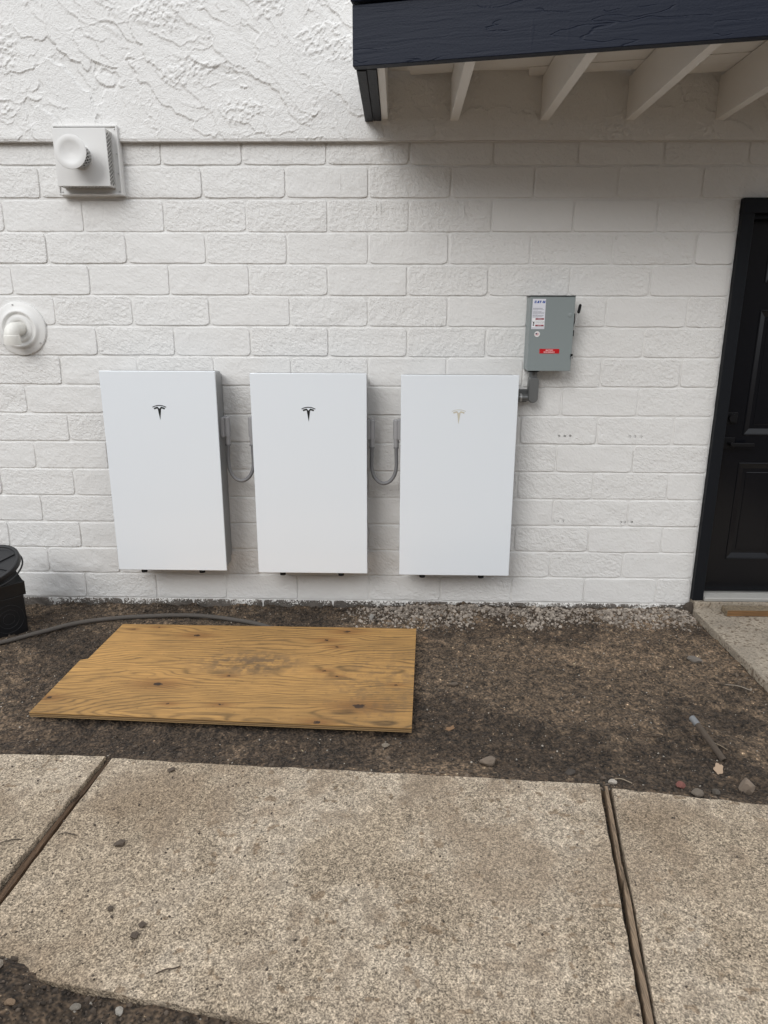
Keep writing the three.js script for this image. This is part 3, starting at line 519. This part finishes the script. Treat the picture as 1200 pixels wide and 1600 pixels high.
{
  const e = thing('conduit_elbow', 'grey cast conduit elbow between the switch box and a battery', 'conduit');
  const s = new THREE.Shape(); s.moveTo(0.727, 1.262); s.absarc(0.760, 1.262, 0.027, Math.PI, 0, false); s.lineTo(0.787, 1.352); s.quadraticCurveTo(0.787, 1.372, 0.768, 1.372); s.lineTo(0.744, 1.372); s.quadraticCurveTo(0.733, 1.372, 0.733, 1.355); s.closePath();
  const g = extr(s, 0.042, 0.006, 4); g.translate(0, 0, 0.034); mesh('body', boxUV(g), castGrey, e);
  mesh('cover', (() => { const c = extr(s, 0.002, 0.002, 2); c.scale(0.92, 0.96, 1); c.translate(0.0605, 0.0525, 0.0835); return boxUV(c); })(), castGrey, e);
  const n1 = cyl(0.0225, 0.0225, 0.034, 24); n1.translate(0.757, 1.389, 0.058); mesh('hub', n1, castGrey, e);
  const nt = cyl(0.029, 0.029, 0.007, 12); nt.translate(0.757, 1.402, 0.058); mesh('locknut', nt, dark, e);
  const n2 = cyl(0.0185, 0.0185, 0.075, 24, 'x'); n2.translate(0.700, 1.262, 0.058); mesh('nipple', n2, castGrey, e);
  const n3 = cyl(0.022, 0.022, 0.010, 10, 'x'); n3.translate(0.697, 1.262, 0.058); mesh('locknut', n3, galv, e);
  mesh('wall_plate', box(0.661, 0.735, 1.235, 1.305, 0.004, 0.035, 0.004), castGrey, e);
}

// ------------------------------------------------------------------ square flue terminal, round pipe terminal
{
  const v = thing('flue_vent', 'white square metal flue vent with a round cap', 'vent', [-1.535, 2.43, 0]);
  mesh('base_plate', box(-0.163, 0.163, -0.16, 0.16, 0.004, 0.046, 0.0025), whiteMetal, v);
  const rim = poly([[-0.163, -0.16], [0.163, -0.16], [0.163, 0.16], [-0.163, 0.16]]); rim.holes.push(new THREE.Path(poly([[-0.155, -0.152], [-0.155, 0.152], [0.155, 0.152], [0.155, -0.152]]).getPoints()));
  const rg = extr(rim, 0.008, 0.0015, 1); rg.translate(0, 0, 0.045); mesh('base_rim', boxUV(rg), whiteMetal, v);
  for (const [x, y] of [[-0.147, -0.144], [0.147, -0.144], [0.147, 0.144], [0.149, 0.03], [0.149, -0.06]]) { const s = cyl(0.004, 0.004, 0.004, 10, 'z'); s.translate(x, y, 0.048); mesh('screw', s, galv, v); }
  const slots = (len, dep, nx, ny) => { // perforated side sheet lying in x (length) and y (depth)
    const s = poly([[-len / 2, 0], [len / 2, 0], [len / 2, dep], [-len / 2, dep]]);
    for (let j = 0; j < ny; j++) for (let i = 0; i < nx; i++) { const cx = -len / 2 + 0.010 + (len - 0.02) * (i + (j % 2 ? 0.75 : 0.25)) / nx, cy = 0.010 + (dep - 0.016) * (j + 0.5) / ny, a = 0.0072, c = 0.0056; s.holes.push(new THREE.Path(poly([[cx - a, cy], [cx - a * 0.4, cy + c], [cx + a * 0.6, cy + c], [cx + a, cy], [cx + a * 0.6, cy - c], [cx - a * 0.4, cy - c]]).getPoints())); }
    return extr(s, 0.0015);
  };
  for (let k = 0; k < 4; k++) { const g = slots(0.258, 0.072, 14, 4); g.translate(0, 0.047, 0.1285); g.rotateX(Math.PI / 2); const q = g.clone(); /* x along, y out of the wall */ q.rotateX(0); const m = mesh('mesh_side', boxUV(q), meshMetal, v); m.rotation.z = k * Math.PI / 2; m.scale.set(1, -1, 1); m.rotation.z = k * Math.PI / 2; }
  mesh('dark_filler', box(-0.120, 0.120, -0.120, 0.120, 0.0475, 0.116, 0.002), dark, v);  // near black filler, colours in the shade behind the openings
  mesh('front_plate', box(-0.132, 0.132, -0.131, 0.131, 0.1165, 0.124, 0.0025), whiteMetal, v);
  const cs = []; // perforated collar
  const col = new THREE.Group(); col.name = 'collar'; v.add(col);
  mesh('inner_pipe', (() => { const g = cyl(0.040, 0.040, 0.1, 28, 'z'); g.translate(0, 0, 0.175); return g; })(), dark, col);
  for (let k = 0; k < 22; k++) for (let j = 0; j < 5; j++) { // lattice strands
    for (const s of [-1, 1]) { const a = (k + (j % 2) * 0.5) / 22 * Math.PI * 2, b = a + s * Math.PI / 22, R = 0.0525, z = 0.128 + j * 0.019; const p0 = [R * Math.cos(a), R * Math.sin(a), z], p1 = [R * Math.cos(b), R * Math.sin(b), z + 0.019]; const L = new THREE.LineCurve3(new THREE.Vector3(...p0), new THREE.Vector3(...p1)); cs.push(new THREE.TubeGeometry(L, 1, 0.0019, 4)); }
  }
  mesh('lattice', mergeGeometries(cs), meshMetal, col);
  mesh('foot_ring', (() => { const g = new THREE.TorusGeometry(0.0535, 0.0042, 8, 36); g.translate(0, 0, 0.126); return g; })(), whiteMetal, col);
  const prof = [[0.0005, 0.232], [0.03, 0.2335], [0.046, 0.239], [0.058, 0.2415], [0.075, 0.2405], [0.0765, 0.238], [0.075, 0.2355], [0.0005, 0.226]].map(([r, z]) => new THREE.Vector2(r, z));
  const cap = new THREE.LatheGeometry(prof, 48); cap.rotateX(Math.PI / 2); mesh('cap', cap, whiteMetal, v);
}
{
  const v = thing('pipe_vent', 'cream plastic pipe elbow on a round white flange', 'vent', [-2.012, 1.610, 0]);
  const prof = [[0.001, 0.014], [0.044, 0.014], [0.046, 0.024], [0.066, 0.026], [0.070, 0.019], [0.080, 0.0185], [0.085, 0.028], [0.092, 0.030], [0.099, 0.027], [0.104, 0.018], [0.118, 0.0165], [0.122, 0.014], [0.136, 0.0125], [0.140, 0.009], [0.140, 0.0]].map(([r, z]) => new THREE.Vector2(r, z));
  const f = new THREE.LatheGeometry(prof, 72); f.rotateX(Math.PI / 2); const fl = mesh('flange', f, std(0.78, 0.775, 0.755, 0.42), v);
  for (const a of [1.75, -0.62, 3.85]) { const s = cyl(0.0042, 0.0042, 0.006, 10, 'z'); s.translate(0.127 * Math.cos(a), 0.127 * Math.sin(a), 0.015); mesh('screw', s, galv, fl); }
  const curve = new THREE.CurvePath(), V = (y, z) => new THREE.Vector3(0, y, z);
  curve.add(new THREE.LineCurve3(V(0, 0.012), V(0, 0.062))); curve.add(new THREE.QuadraticBezierCurve3(V(0, 0.062), V(0.0, 0.104), V(-0.036, 0.104)));
  mesh('elbow', new THREE.TubeGeometry(curve, 48, 0.036, 32), pvc, v);
  const sp = [[0.0335, 0.0], [0.0405, 0.0], [0.0405, 0.046], [0.037, 0.05], [0.0335, 0.05], [0.0335, 0.0]].map(([r, y]) => new THREE.Vector2(r, y)); const so = new THREE.LatheGeometry(sp, 40); so.translate(0, -0.082, 0.104); mesh('socket', so, pvc, v);
}

// ------------------------------------------------------------------ unseen house added behind the camera to block the low sky
{
  const h = thing('sky_blocker_house', 'unseen tan house added behind the camera to block low sky', 'house', [0.5, 0, 10.2]);
  const tan = std(0.20, 0.175, 0.15, 0.9, { bumpMap: plaster, bumpScale: 0.004 }), tile = std(0.10, 0.085, 0.075, 0.9), glass = std(0.03, 0.035, 0.04, 0.1), trim = std(0.6, 0.58, 0.54, 0.6);
  mesh('wall', box(-11, 11, -0.1, 4.6, 0, 7, 0.01, 1), tan, h);
  const rs = poly([[-0.7, 4.5], [3.5, 6.2], [7.7, 4.5], [7.7, 4.65], [3.5, 6.38], [-0.7, 4.65]]), rg = extr(rs, 23); rg.rotateY(-Math.PI / 2); rg.translate(11.5, 0, 0); mesh('roof', boxUV(rg), tile, h);
  for (const x of [-8, -4, 0.5, 4.5, 8.5]) for (const y of [0.9, 2.9]) { const w = mesh('window', box(x - 0.65, x + 0.65, y - 0.06, y + 1.26, -0.05, 0.03, 0.01, 1), trim, h); mesh('pane', box(x - 0.58, x + 0.58, y, y + 1.2, -0.058, -0.02, 0.002, 1), glass, w); }
}

// ------------------------------------------------------------------ black bin at the frame's edge
{
  const b = thing('storage_bin', 'black plastic bin with a tilted round lid beside the wall', 'bin', [-2.178, 0.0, 0.385]);
  const plastic = std(0.006, 0.0063, 0.0075, 0.42), lidMat = std(0.016, 0.016, 0.0175, 0.5), q = new THREE.Group(); q.name = 'tub'; q.rotation.y = 0.87; b.add(q);
  mesh('body', box(-0.134, 0.134, -0.01, 0.225, -0.134, 0.134, 0.014, 4), plastic, q);
  mesh('rim', box(-0.142, 0.142, 0.218, 0.296, -0.142, 0.142, 0.005, 3), plastic, q);
  { const g = new THREE.CylinderGeometry(0.150, 0.194, 0.085, 4, 1); g.rotateY(Math.PI / 4); g.translate(0, 0.336, 0); mesh('shoulder', boxUV(g.toNonIndexed()), plastic, q); }
  for (const r of [0.03, 0.052, 0.078]) { const t = new THREE.TorusGeometry(r, 0.0011, 6, 48); t.translate(0.04, 0.10, 0.1342); mesh('embossed_ring', t, std(0.02, 0.02, 0.022, 0.4), q); }
  const lid = new THREE.Group(); lid.name = 'lid'; lid.position.set(0.05, 0.385, 0.02); lid.rotation.set(0.44, 0, 0.05); b.add(lid);
  const lp = [[0.001, 0.004], [0.128, 0.004], [0.132, 0.020], [0.137, 0.026], [0.147, 0.026], [0.152, 0.020], [0.152, -0.004], [0.146, -0.010], [0.001, -0.010]].map(([r, y]) => new THREE.Vector2(r, y)); mesh('disc', new THREE.LatheGeometry(lp, 64), lidMat, lid);
  for (let k = 0; k < 6; k++) { const g = box(0.012, 0.129, 0.003, 0.012, -0.004, 0.004, 0.002); g.rotateY(k * Math.PI / 3 + 0.75); mesh('rib', g, lidMat, lid); }
  const ringP = new THREE.TorusGeometry(0.152, 0.0045, 10, 72); ringP.rotateX(Math.PI / 2); ringP.translate(0, -0.024, 0.002); mesh('locking_ring', ringP, lidMat, lid);
}

// ------------------------------------------------------------------ hose, plywood, pipe stub
single('hose', tube([[-2.45, 0.012, 0.78], [-2.25, 0.016, 0.66], [-2.05, 0.020, 0.549], [-1.907, 0.022, 0.428], [-1.755, 0.024, 0.306], [-1.565, 0.026, 0.236], [-1.40, 0.026, 0.205], [-1.249, 0.028, 0.191], [-1.10, 0.028, 0.192], [-0.985, 0.026, 0.208], [-0.86, 0.022, 0.236], [-0.752, 0.018, 0.268], [-0.66, 0.010, 0.305], [-0.58, 0.002, 0.34]].map(([x, y, z]) => [x, y - 0.004, z]), 0.0118, 140, 14), std(0.105, 0.092, 0.080, 0.85, { bumpMap: soilBump, bumpScale: 0.002 }), 'dusty dark irrigation hose curving behind the plywood', 'hose');
{
  const ply = thing('plywood_sheet', 'ochre plywood sheet with knots lying on the soil', 'plywood');
  const O = [[-1.468, 0.362], [0.146, 0.373], [0.105, 1.333], [-0.30, 1.3145], [-0.90, 1.286], [-1.522, 1.257], [-1.515, 0.782], [-1.483, 0.770]];
  const inset = (k) => { const cx = -0.68, cz = 0.83; return O.map(([x, z]) => [cx + (x - cx) * (1 - k), cz + (z - cz) * (1 - k)]); };
  mesh('face_veneer', prismXZ(O, 0.0405, 0.0452, 0.0008), plyFace, ply);
  mesh('veneer', prismXZ(inset(0.0012), 0.0365, 0.0404, 0.0004), plyDark, ply);
  mesh('veneer', prismXZ(inset(0.0002), 0.0325, 0.0364, 0.0004), plyPale, ply);
  mesh('veneer', prismXZ(inset(0.0016), 0.0285, 0.0324, 0.0004), plyDark, ply);
  mesh('veneer', prismXZ(inset(0.0005), 0.0245, 0.0284, 0.0004), plyPale, ply);
}
{
  const s = thing('pipe_stub', 'short dirty plastic pipe stub poking out of the soil', 'pipe');
  mesh('pipe', tube([[1.277, 0.062, 1.262], [1.292, 0.045, 1.318], [1.308, 0.024, 1.382], [1.326, 0.0, 1.455]], 0.0125, 24, 16), std(0.115, 0.088, 0.066, 0.9, { bumpMap: soilBump, bumpScale: 0.004 }), s);
  const g = tube([[1.2745, 0.0645, 1.253], [1.2795, 0.0595, 1.272], [1.2845, 0.054, 1.290]], 0.0132, 10, 16); mesh('clean_end', g, std(0.20, 0.205, 0.21, 0.6), s);
}
// ------------------------------------------------------------------ wooden strips in the path joints
{
  const strip = (name, pts, w, label, mat = oldWood, top = 0.0245) => {
    const t = thing(name, label, 'wood strip', [0, 0, 0], 'wood strips in the path joints');
    pts.forEach((seg) => {
      const L = seg.map(([x, z, k = 1]) => [x - w * k, z]), R = seg.map(([x, z, k = 1]) => [x + w * k, z]).reverse();
      const g = prismXZ([...L, ...R], -0.05, top, 0.002); const u = g.attributes.uv, p = g.attributes.position; for (let i = 0; i < p.count; i++) u.setXY(i, p.getZ(i), p.getX(i) * 3); mesh('strip', g, mat, t);
    });
  };
  strip('joint_strip', [[[0.808, 1.652, 0.8], [0.783, 1.80], [0.757, 1.95], [0.7345, 2.075, 0.7], [0.731, 2.10, 0.1]], [[0.7475, 2.035, 0.08], [0.739, 2.085, 0.5], [0.7265, 2.16, 1.15], [0.694, 2.34, 1.2], [0.660, 2.547, 1.25], [0.636, 2.69, 1.25]]], 0.0066, 'cracked grey wooden strip in the joint between middle and right slabs');
  strip('joint_strip', [[[-1.0685, 1.545, 0.6], [-1.080, 1.62], [-1.088, 1.72], [-1.094, 1.78, 0.5]], [[-1.092, 1.74, 0.6], [-1.104, 1.88, 0.9], [-1.118, 2.10, 1.2], [-1.132, 2.36, 1.2]]], 0.0095, 'dirty wooden strip in the joint beside the leftmost slab', new THREE.MeshStandardMaterial({ map: oldWoodMap, color: new THREE.Color().setRGB(0.42, 0.36, 0.32), roughness: 1, bumpMap: woodBump, bumpScale: 0.003 }), 0.014);
}
// ------------------------------------------------------------------ loose things on the ground: stones, leaves, twigs
const onGround = (x, z) => { const slab = [SLAB_L, SLAB_M, SLAB_R].some((P) => inside(P, x, z)); return slab ? Math.max(SLAB_TOP, soilH(x, z)) : soilH(x, z); };
const stoneMat = (r, g, b) => std(r, g, b, 0.95, { bumpMap: plaster, bumpScale: 0.002 });
const stone = (x, z, sx, sy, sz, seed, col, label, turn = 0) => { const g = lump(seed, 2, 0.9, 0.2); g.scale(sx, sy, sz); g.rotateY(turn); const m = single('stone', g, stoneMat(...col), label, 'stone', 'loose stones'); m.position.set(x, onGround(x, z) + sy * 0.28, z); return m; };
stone(0.402, 1.496, 0.075, 0.05, 0.055, 301, [0.24, 0.19, 0.145], 'pale angular stone on bare soil near the middle slab edge', 0.4);
stone(1.317, 1.648, 0.055, 0.085, 0.05, 303, [0.30, 0.235, 0.18], 'flat tan stone by the right slab near the pipe stub', 0.5);
stone(1.123, 1.688, 0.05, 0.035, 0.04, 305, [0.20, 0.165, 0.13], 'grey pebble at the right slab edge beside the reddish chip');
stone(1.082, 1.640, 0.034, 0.03, 0.032, 307, [0.26, 0.105, 0.085], 'small reddish brick chip at the right slab edge');
stone(0.838, 1.634, 0.034, 0.022, 0.026, 309, [0.55, 0.49, 0.42], 'small white stone at the end of the cracked wooden strip');
stone(0.0, 1.385, 0.036, 0.022, 0.026, 311, [0.30, 0.25, 0.195], 'small pale stone below the near plywood corner');
stone(-0.105, 0.165, 0.030, 0.05, 0.03, 313, [0.36, 0.34, 0.31], 'upright pale grey stone behind the plywood', 0.3);
stone(0.70, 1.56, 0.05, 0.02, 0.035, 315, [0.085, 0.07, 0.058], 'flat dark stone half buried near the end of the cracked strip', 0.8);
stone(-0.965, 2.475, 0.026, 0.024, 0.044, 317, [0.33, 0.28, 0.22], 'pale oval pebble on the soil heap in the corner');
stone(-0.748, 2.525, 0.030, 0.016, 0.022, 341, [0.30, 0.265, 0.22], 'flat pale chip in the soil just below the slab edge');
stone(-0.633, 2.535, 0.020, 0.016, 0.028, 343, [0.48, 0.44, 0.38], 'small white chip in the soil against the slab edge', 0.6);
stone(-0.882, 2.565, 0.026, 0.018, 0.020, 345, [0.32, 0.22, 0.14], 'tan wood chip low on the soil heap');
stone(1.20, 1.665, 0.03, 0.025, 0.035, 335, [0.13, 0.11, 0.09], 'small brown pebble between the reddish chip and the tan stone');
stone(1.40, 1.735, 0.04, 0.03, 0.03, 337, [0.30, 0.25, 0.2], 'pale chip at the right slab edge beyond the tan stone');
stone(0.31, 0.90, 0.05, 0.03, 0.034, 331, [0.16, 0.125, 0.095], 'dull grey stone on the soil beside the plywood', 0.2);
stone(1.545, 0.62, 0.09, 0.035, 0.05, 333, [0.20, 0.175, 0.15], 'flat grey stone beside the porch slab', -0.7);
for (const [x, z, s, sd, l] of [[-0.841, 1.999, 0.042, 321, 'largest dark clod on the middle slab, near the left joint'], [-0.659, 2.301, 0.026, 322, 'round dark clod on the slab, behind its close neighbour'], [-0.669, 2.337, 0.028, 323, 'angular dark clod on the slab, nearest the soil heap'], [-0.797, 1.617, 0.032, 324, 'flat grey chip near the far slab edge'], [-0.770, 2.250, 0.024, 326, 'brown crumb on the slab left of the paired clods']]) {
  const g = lump(sd, 2, 0.6, 0.25); g.scale(s * 0.92, s * 0.7, s * 0.85); const m = single('soil_clod', g, stoneMat(0.135, 0.104, 0.078), l, 'clod', 'clods on the path'); m.position.set(x, SLAB_TOP + s * 0.2, z);
}
function leafGeo(seed, L, W) { const r = rng(seed), s = new THREE.Shape(); const n = 14; for (let i = 0; i <= n * 2; i++) { const t = i / (n * 2), a = t * Math.PI * 2, k = 0.74 + 0.12 * Math.cos(a) + 0.13 * Math.sin(a * 5 + seed) + 0.10 * (r() - 0.5); const x = Math.cos(a) * L / 2 * k, y = Math.sin(a) * W / 2 * k; i ? s.lineTo(x, y) : s.moveTo(x, y); } const g = extr(s, 0.0008); const p = g.attributes.position; for (let i = 0; i < p.count; i++) { const x = p.getX(i), y = p.getY(i); p.setZ(i, p.getZ(i) + 0.006 * Math.sin(x * 70 + seed) * Math.cos(y * 60) + 5 * y * y); } g.rotateX(-Math.PI / 2); g.computeVertexNormals(); return boxUV(g); }
for (const [x, z, L, W, a, col, label] of [[1.279, 1.513, 0.062, 0.044, 1.2, [0.40, 0.29, 0.20], 'dry tan leaf on the soil just below the pipe stub'], [0.265, 1.257, 0.055, 0.03, 0.3, [0.22, 0.13, 0.07], 'small brown leaf on the soil beside the plywood corner'], [0.19, 0.42, 0.04, 0.02, 0.1, [0.24, 0.15, 0.09], 'curled brown leaf near the back edge of the plywood']]) {
  const m = single('dry_leaf', leafGeo(L * 1000, L, W), std(...col, 0.9), label, 'leaf', 'dry leaves on the soil'); m.position.set(x, onGround(x, z) + 0.008, z); m.rotation.set(0.15, a, 0.1);
}
const twig = (pts, r, col, label) => single('twig', tube(pts.map(([x, z, d = 0]) => [x, onGround(x, z) + r + 0.001 + d, z]), r, 24, 6), std(...col, 0.95), label, 'twig', 'twigs on the ground');
twig([[-1.26, 2.02], [-1.18, 1.985, 0.002], [-1.112, 1.965, 0.006], [-1.05, 1.955, 0.003], [-1.0, 1.96]], 0.0016, [0.05, 0.04, 0.03], 'long thin twig across the joint of the leftmost slab');
twig([[-0.572, 2.447], [-0.55, 2.437, 0.003], [-0.53, 2.432, 0.001], [-0.516, 2.424]], 0.0016, [0.075, 0.055, 0.04], 'short forked dark twig on the slab near the soil heap');
twig([[1.31, 1.36, 0.02], [1.335, 1.378, 0.014], [1.365, 1.395, 0.004]], 0.0016, [0.30, 0.24, 0.17], 'pale straw stalk leaning on the pipe stub');
twig([[1.06, 1.30], [1.09, 1.305, 0.005], [1.115, 1.30, 0.006], [1.14, 1.285, 0.001]], 0.0026, [0.09, 0.065, 0.045], 'bent brown twig on open soil beside the pipe stub');
twig([[1.60, 0.86, 0.0], [1.625, 0.92, 0.02], [1.655, 0.985, 0.035]], 0.002, [0.36, 0.31, 0.25], 'pale stick leaning against the porch slab edge');
twig([[0.845, 1.605], [0.875, 1.610, 0.006], [0.91, 1.628, 0.0]], 0.002, [0.32, 0.26, 0.19], 'straw stalk by the white stone');

// ------------------------------------------------------------------ crumbs of soil, rubble and litter: uncountable, one object each
function scatter(name, label, geo, mat, n, seed, spot, size, color) {
  const m = new THREE.InstancedMesh(geo, mat, n), r = rng(seed), M = new THREE.Matrix4(), Q = new THREE.Quaternion(), E = new THREE.Euler(), c = new THREE.Color(); let k = 0;
  for (let t = 0; t < n * 6 && k < n; t++) {
    const s = spot(r); if (!s) continue; const [x, z] = s, d = size(r, x, z), y = onGround(x, z); E.set(r() * 6.3, r() * 6.3, r() * 6.3); Q.setFromEuler(E);
    M.compose(new THREE.Vector3(x, y + d * 0.12, z), Q, new THREE.Vector3(d, d * (0.6 + 0.5 * r()), d * (0.7 + 0.5 * r()))); m.setMatrixAt(k, M); const [a, b, e] = color(r, x, z); m.setColorAt(k, c.setRGB(a, b, e)); k++;
  }
  m.count = k; m.name = name; m.castShadow = m.receiveShadow = true; m.userData.kind = 'stuff'; m.userData.label = label; scene.add(m);
}
const inPly = (x, z) => x > -1.535 && x < 0.15 && z > 0.36 && z < 1.335 && !(x < -1.48 && z < 0.77);
const onSlab = (x, z) => [SLAB_L, SLAB_M, SLAB_R].some((P) => inside(P, x, z));
const openSoil = (x, z) => !inPly(x, z) && !(x > 1.75 && z < 1.72) && (!onSlab(x, z) || soilH(x, z) > SLAB_TOP + 0.002);
const lumps = [lump(401, 0, 0.8, 0.5), lump(402, 0, 0.8, 0.5), lump(403, 1, 0.8, 0.4)], white = std(1, 1, 1, 1);
const soilSpot = (r) => { const x = -2.5 + r() * 4.4, z = 0.0 + r() * 2.75; return openSoil(x, z) ? [x, z] : null; };
const brown = (r, x, z) => { const t = 0.5 + 1.1 * r() ** 1.6, k = soilTint(soilTone(x, z)); return [0.125 * t * k[0], 0.098 * t * k[1], 0.075 * t * k[2]]; };
scatter('soil_crumbs', 'fine dark soil crumbs over the bare ground', lumps[0], white, 52000, 501, (r) => { const p = soilSpot(r); return p && r() < 0.35 + 0.65 * soilTone(...p) ? p : null; }, (r) => 0.0028 + 0.008 * r() ** 4, brown);
scatter('soil_clods', 'loose dark clods in the soil', lumps[2], white, 3400, 502, (r) => { const s = soilSpot(r); if (!s) return null; const k = Math.max(sst(0.22, 0.02, s[1]), sst(0.16, 0.0, Math.abs(along(BACK, s[0]) - s[1])) * 0.7, s[1] > 2.3 ? 0.8 : 0, sst(1.5, 1.72, s[0]) * 0.6, 0.06); return r() < k ? s : null; }, (r) => 0.008 + 0.018 * r() ** 3, brown);
scatter('wall_rubble', 'pale crumbled mortar rubble along the foot of the wall', lumps[1], white, 9000, 503, (r) => { const x = -0.35 + r() * 2.1, z = 0.02 + 0.40 * r() ** 1.6; return r() < sst(-0.35, 0.2, x) * sst(0.36, 0.10, z + 0.5 * (fbm(x * 6, z * 6, 3, 171) - 0.5)) && openSoil(x, z) ? [x, z] : null; }, (r) => 0.0035 + 0.022 * r() ** 4.5, (r) => { const t = 0.45 + 0.75 * r(); return [0.40 * t, 0.345 * t, 0.29 * t]; });
scatter('pale_grit', 'scattered pale grit and chips on the soil', lumps[1], white, 1700, 504, soilSpot, (r) => 0.003 + 0.007 * r() ** 4, (r) => { const t = 0.35 + 0.65 * r(); return [0.52 * t, 0.47 * t, 0.40 * t]; });
scatter('slab_crumbs', 'dark crumbs of soil strewn on the path', lumps[0], white, 700, 505, (r) => { const x = -1.5 + r() * 2.9, z = 1.56 + r() * 1.1; return onSlab(x, z) && r() < 0.25 + 0.75 * sst(0.2, -0.9, x) ? [x, z] : null; }, (r) => 0.003 + 0.008 * r() ** 3, (r) => { const t = 0.7 + 1.0 * r(); return [0.07 * t, 0.056 * t, 0.045 * t]; });
scatter('joint_grit', 'grit and litter lying in the path joints', lumps[1], white, 900, 506, (r) => { const z = 1.62 + r() * 1.0, s = r() < 0.6, t = (z - 1.65) / 0.9, x = s ? mix(0.804, 0.657, t) + (r() - 0.5) * 0.04 : mix(-1.068, -1.115, t) + (r() - 0.5) * 0.05; return onSlab(x, z) ? null : [x, z]; }, (r) => 0.004 + 0.010 * r() ** 3, (r) => { const t = 0.5 + 1.2 * r() ** 3; return [0.10 * t, 0.085 * t, 0.07 * t]; });

renderer.render(scene, camera);
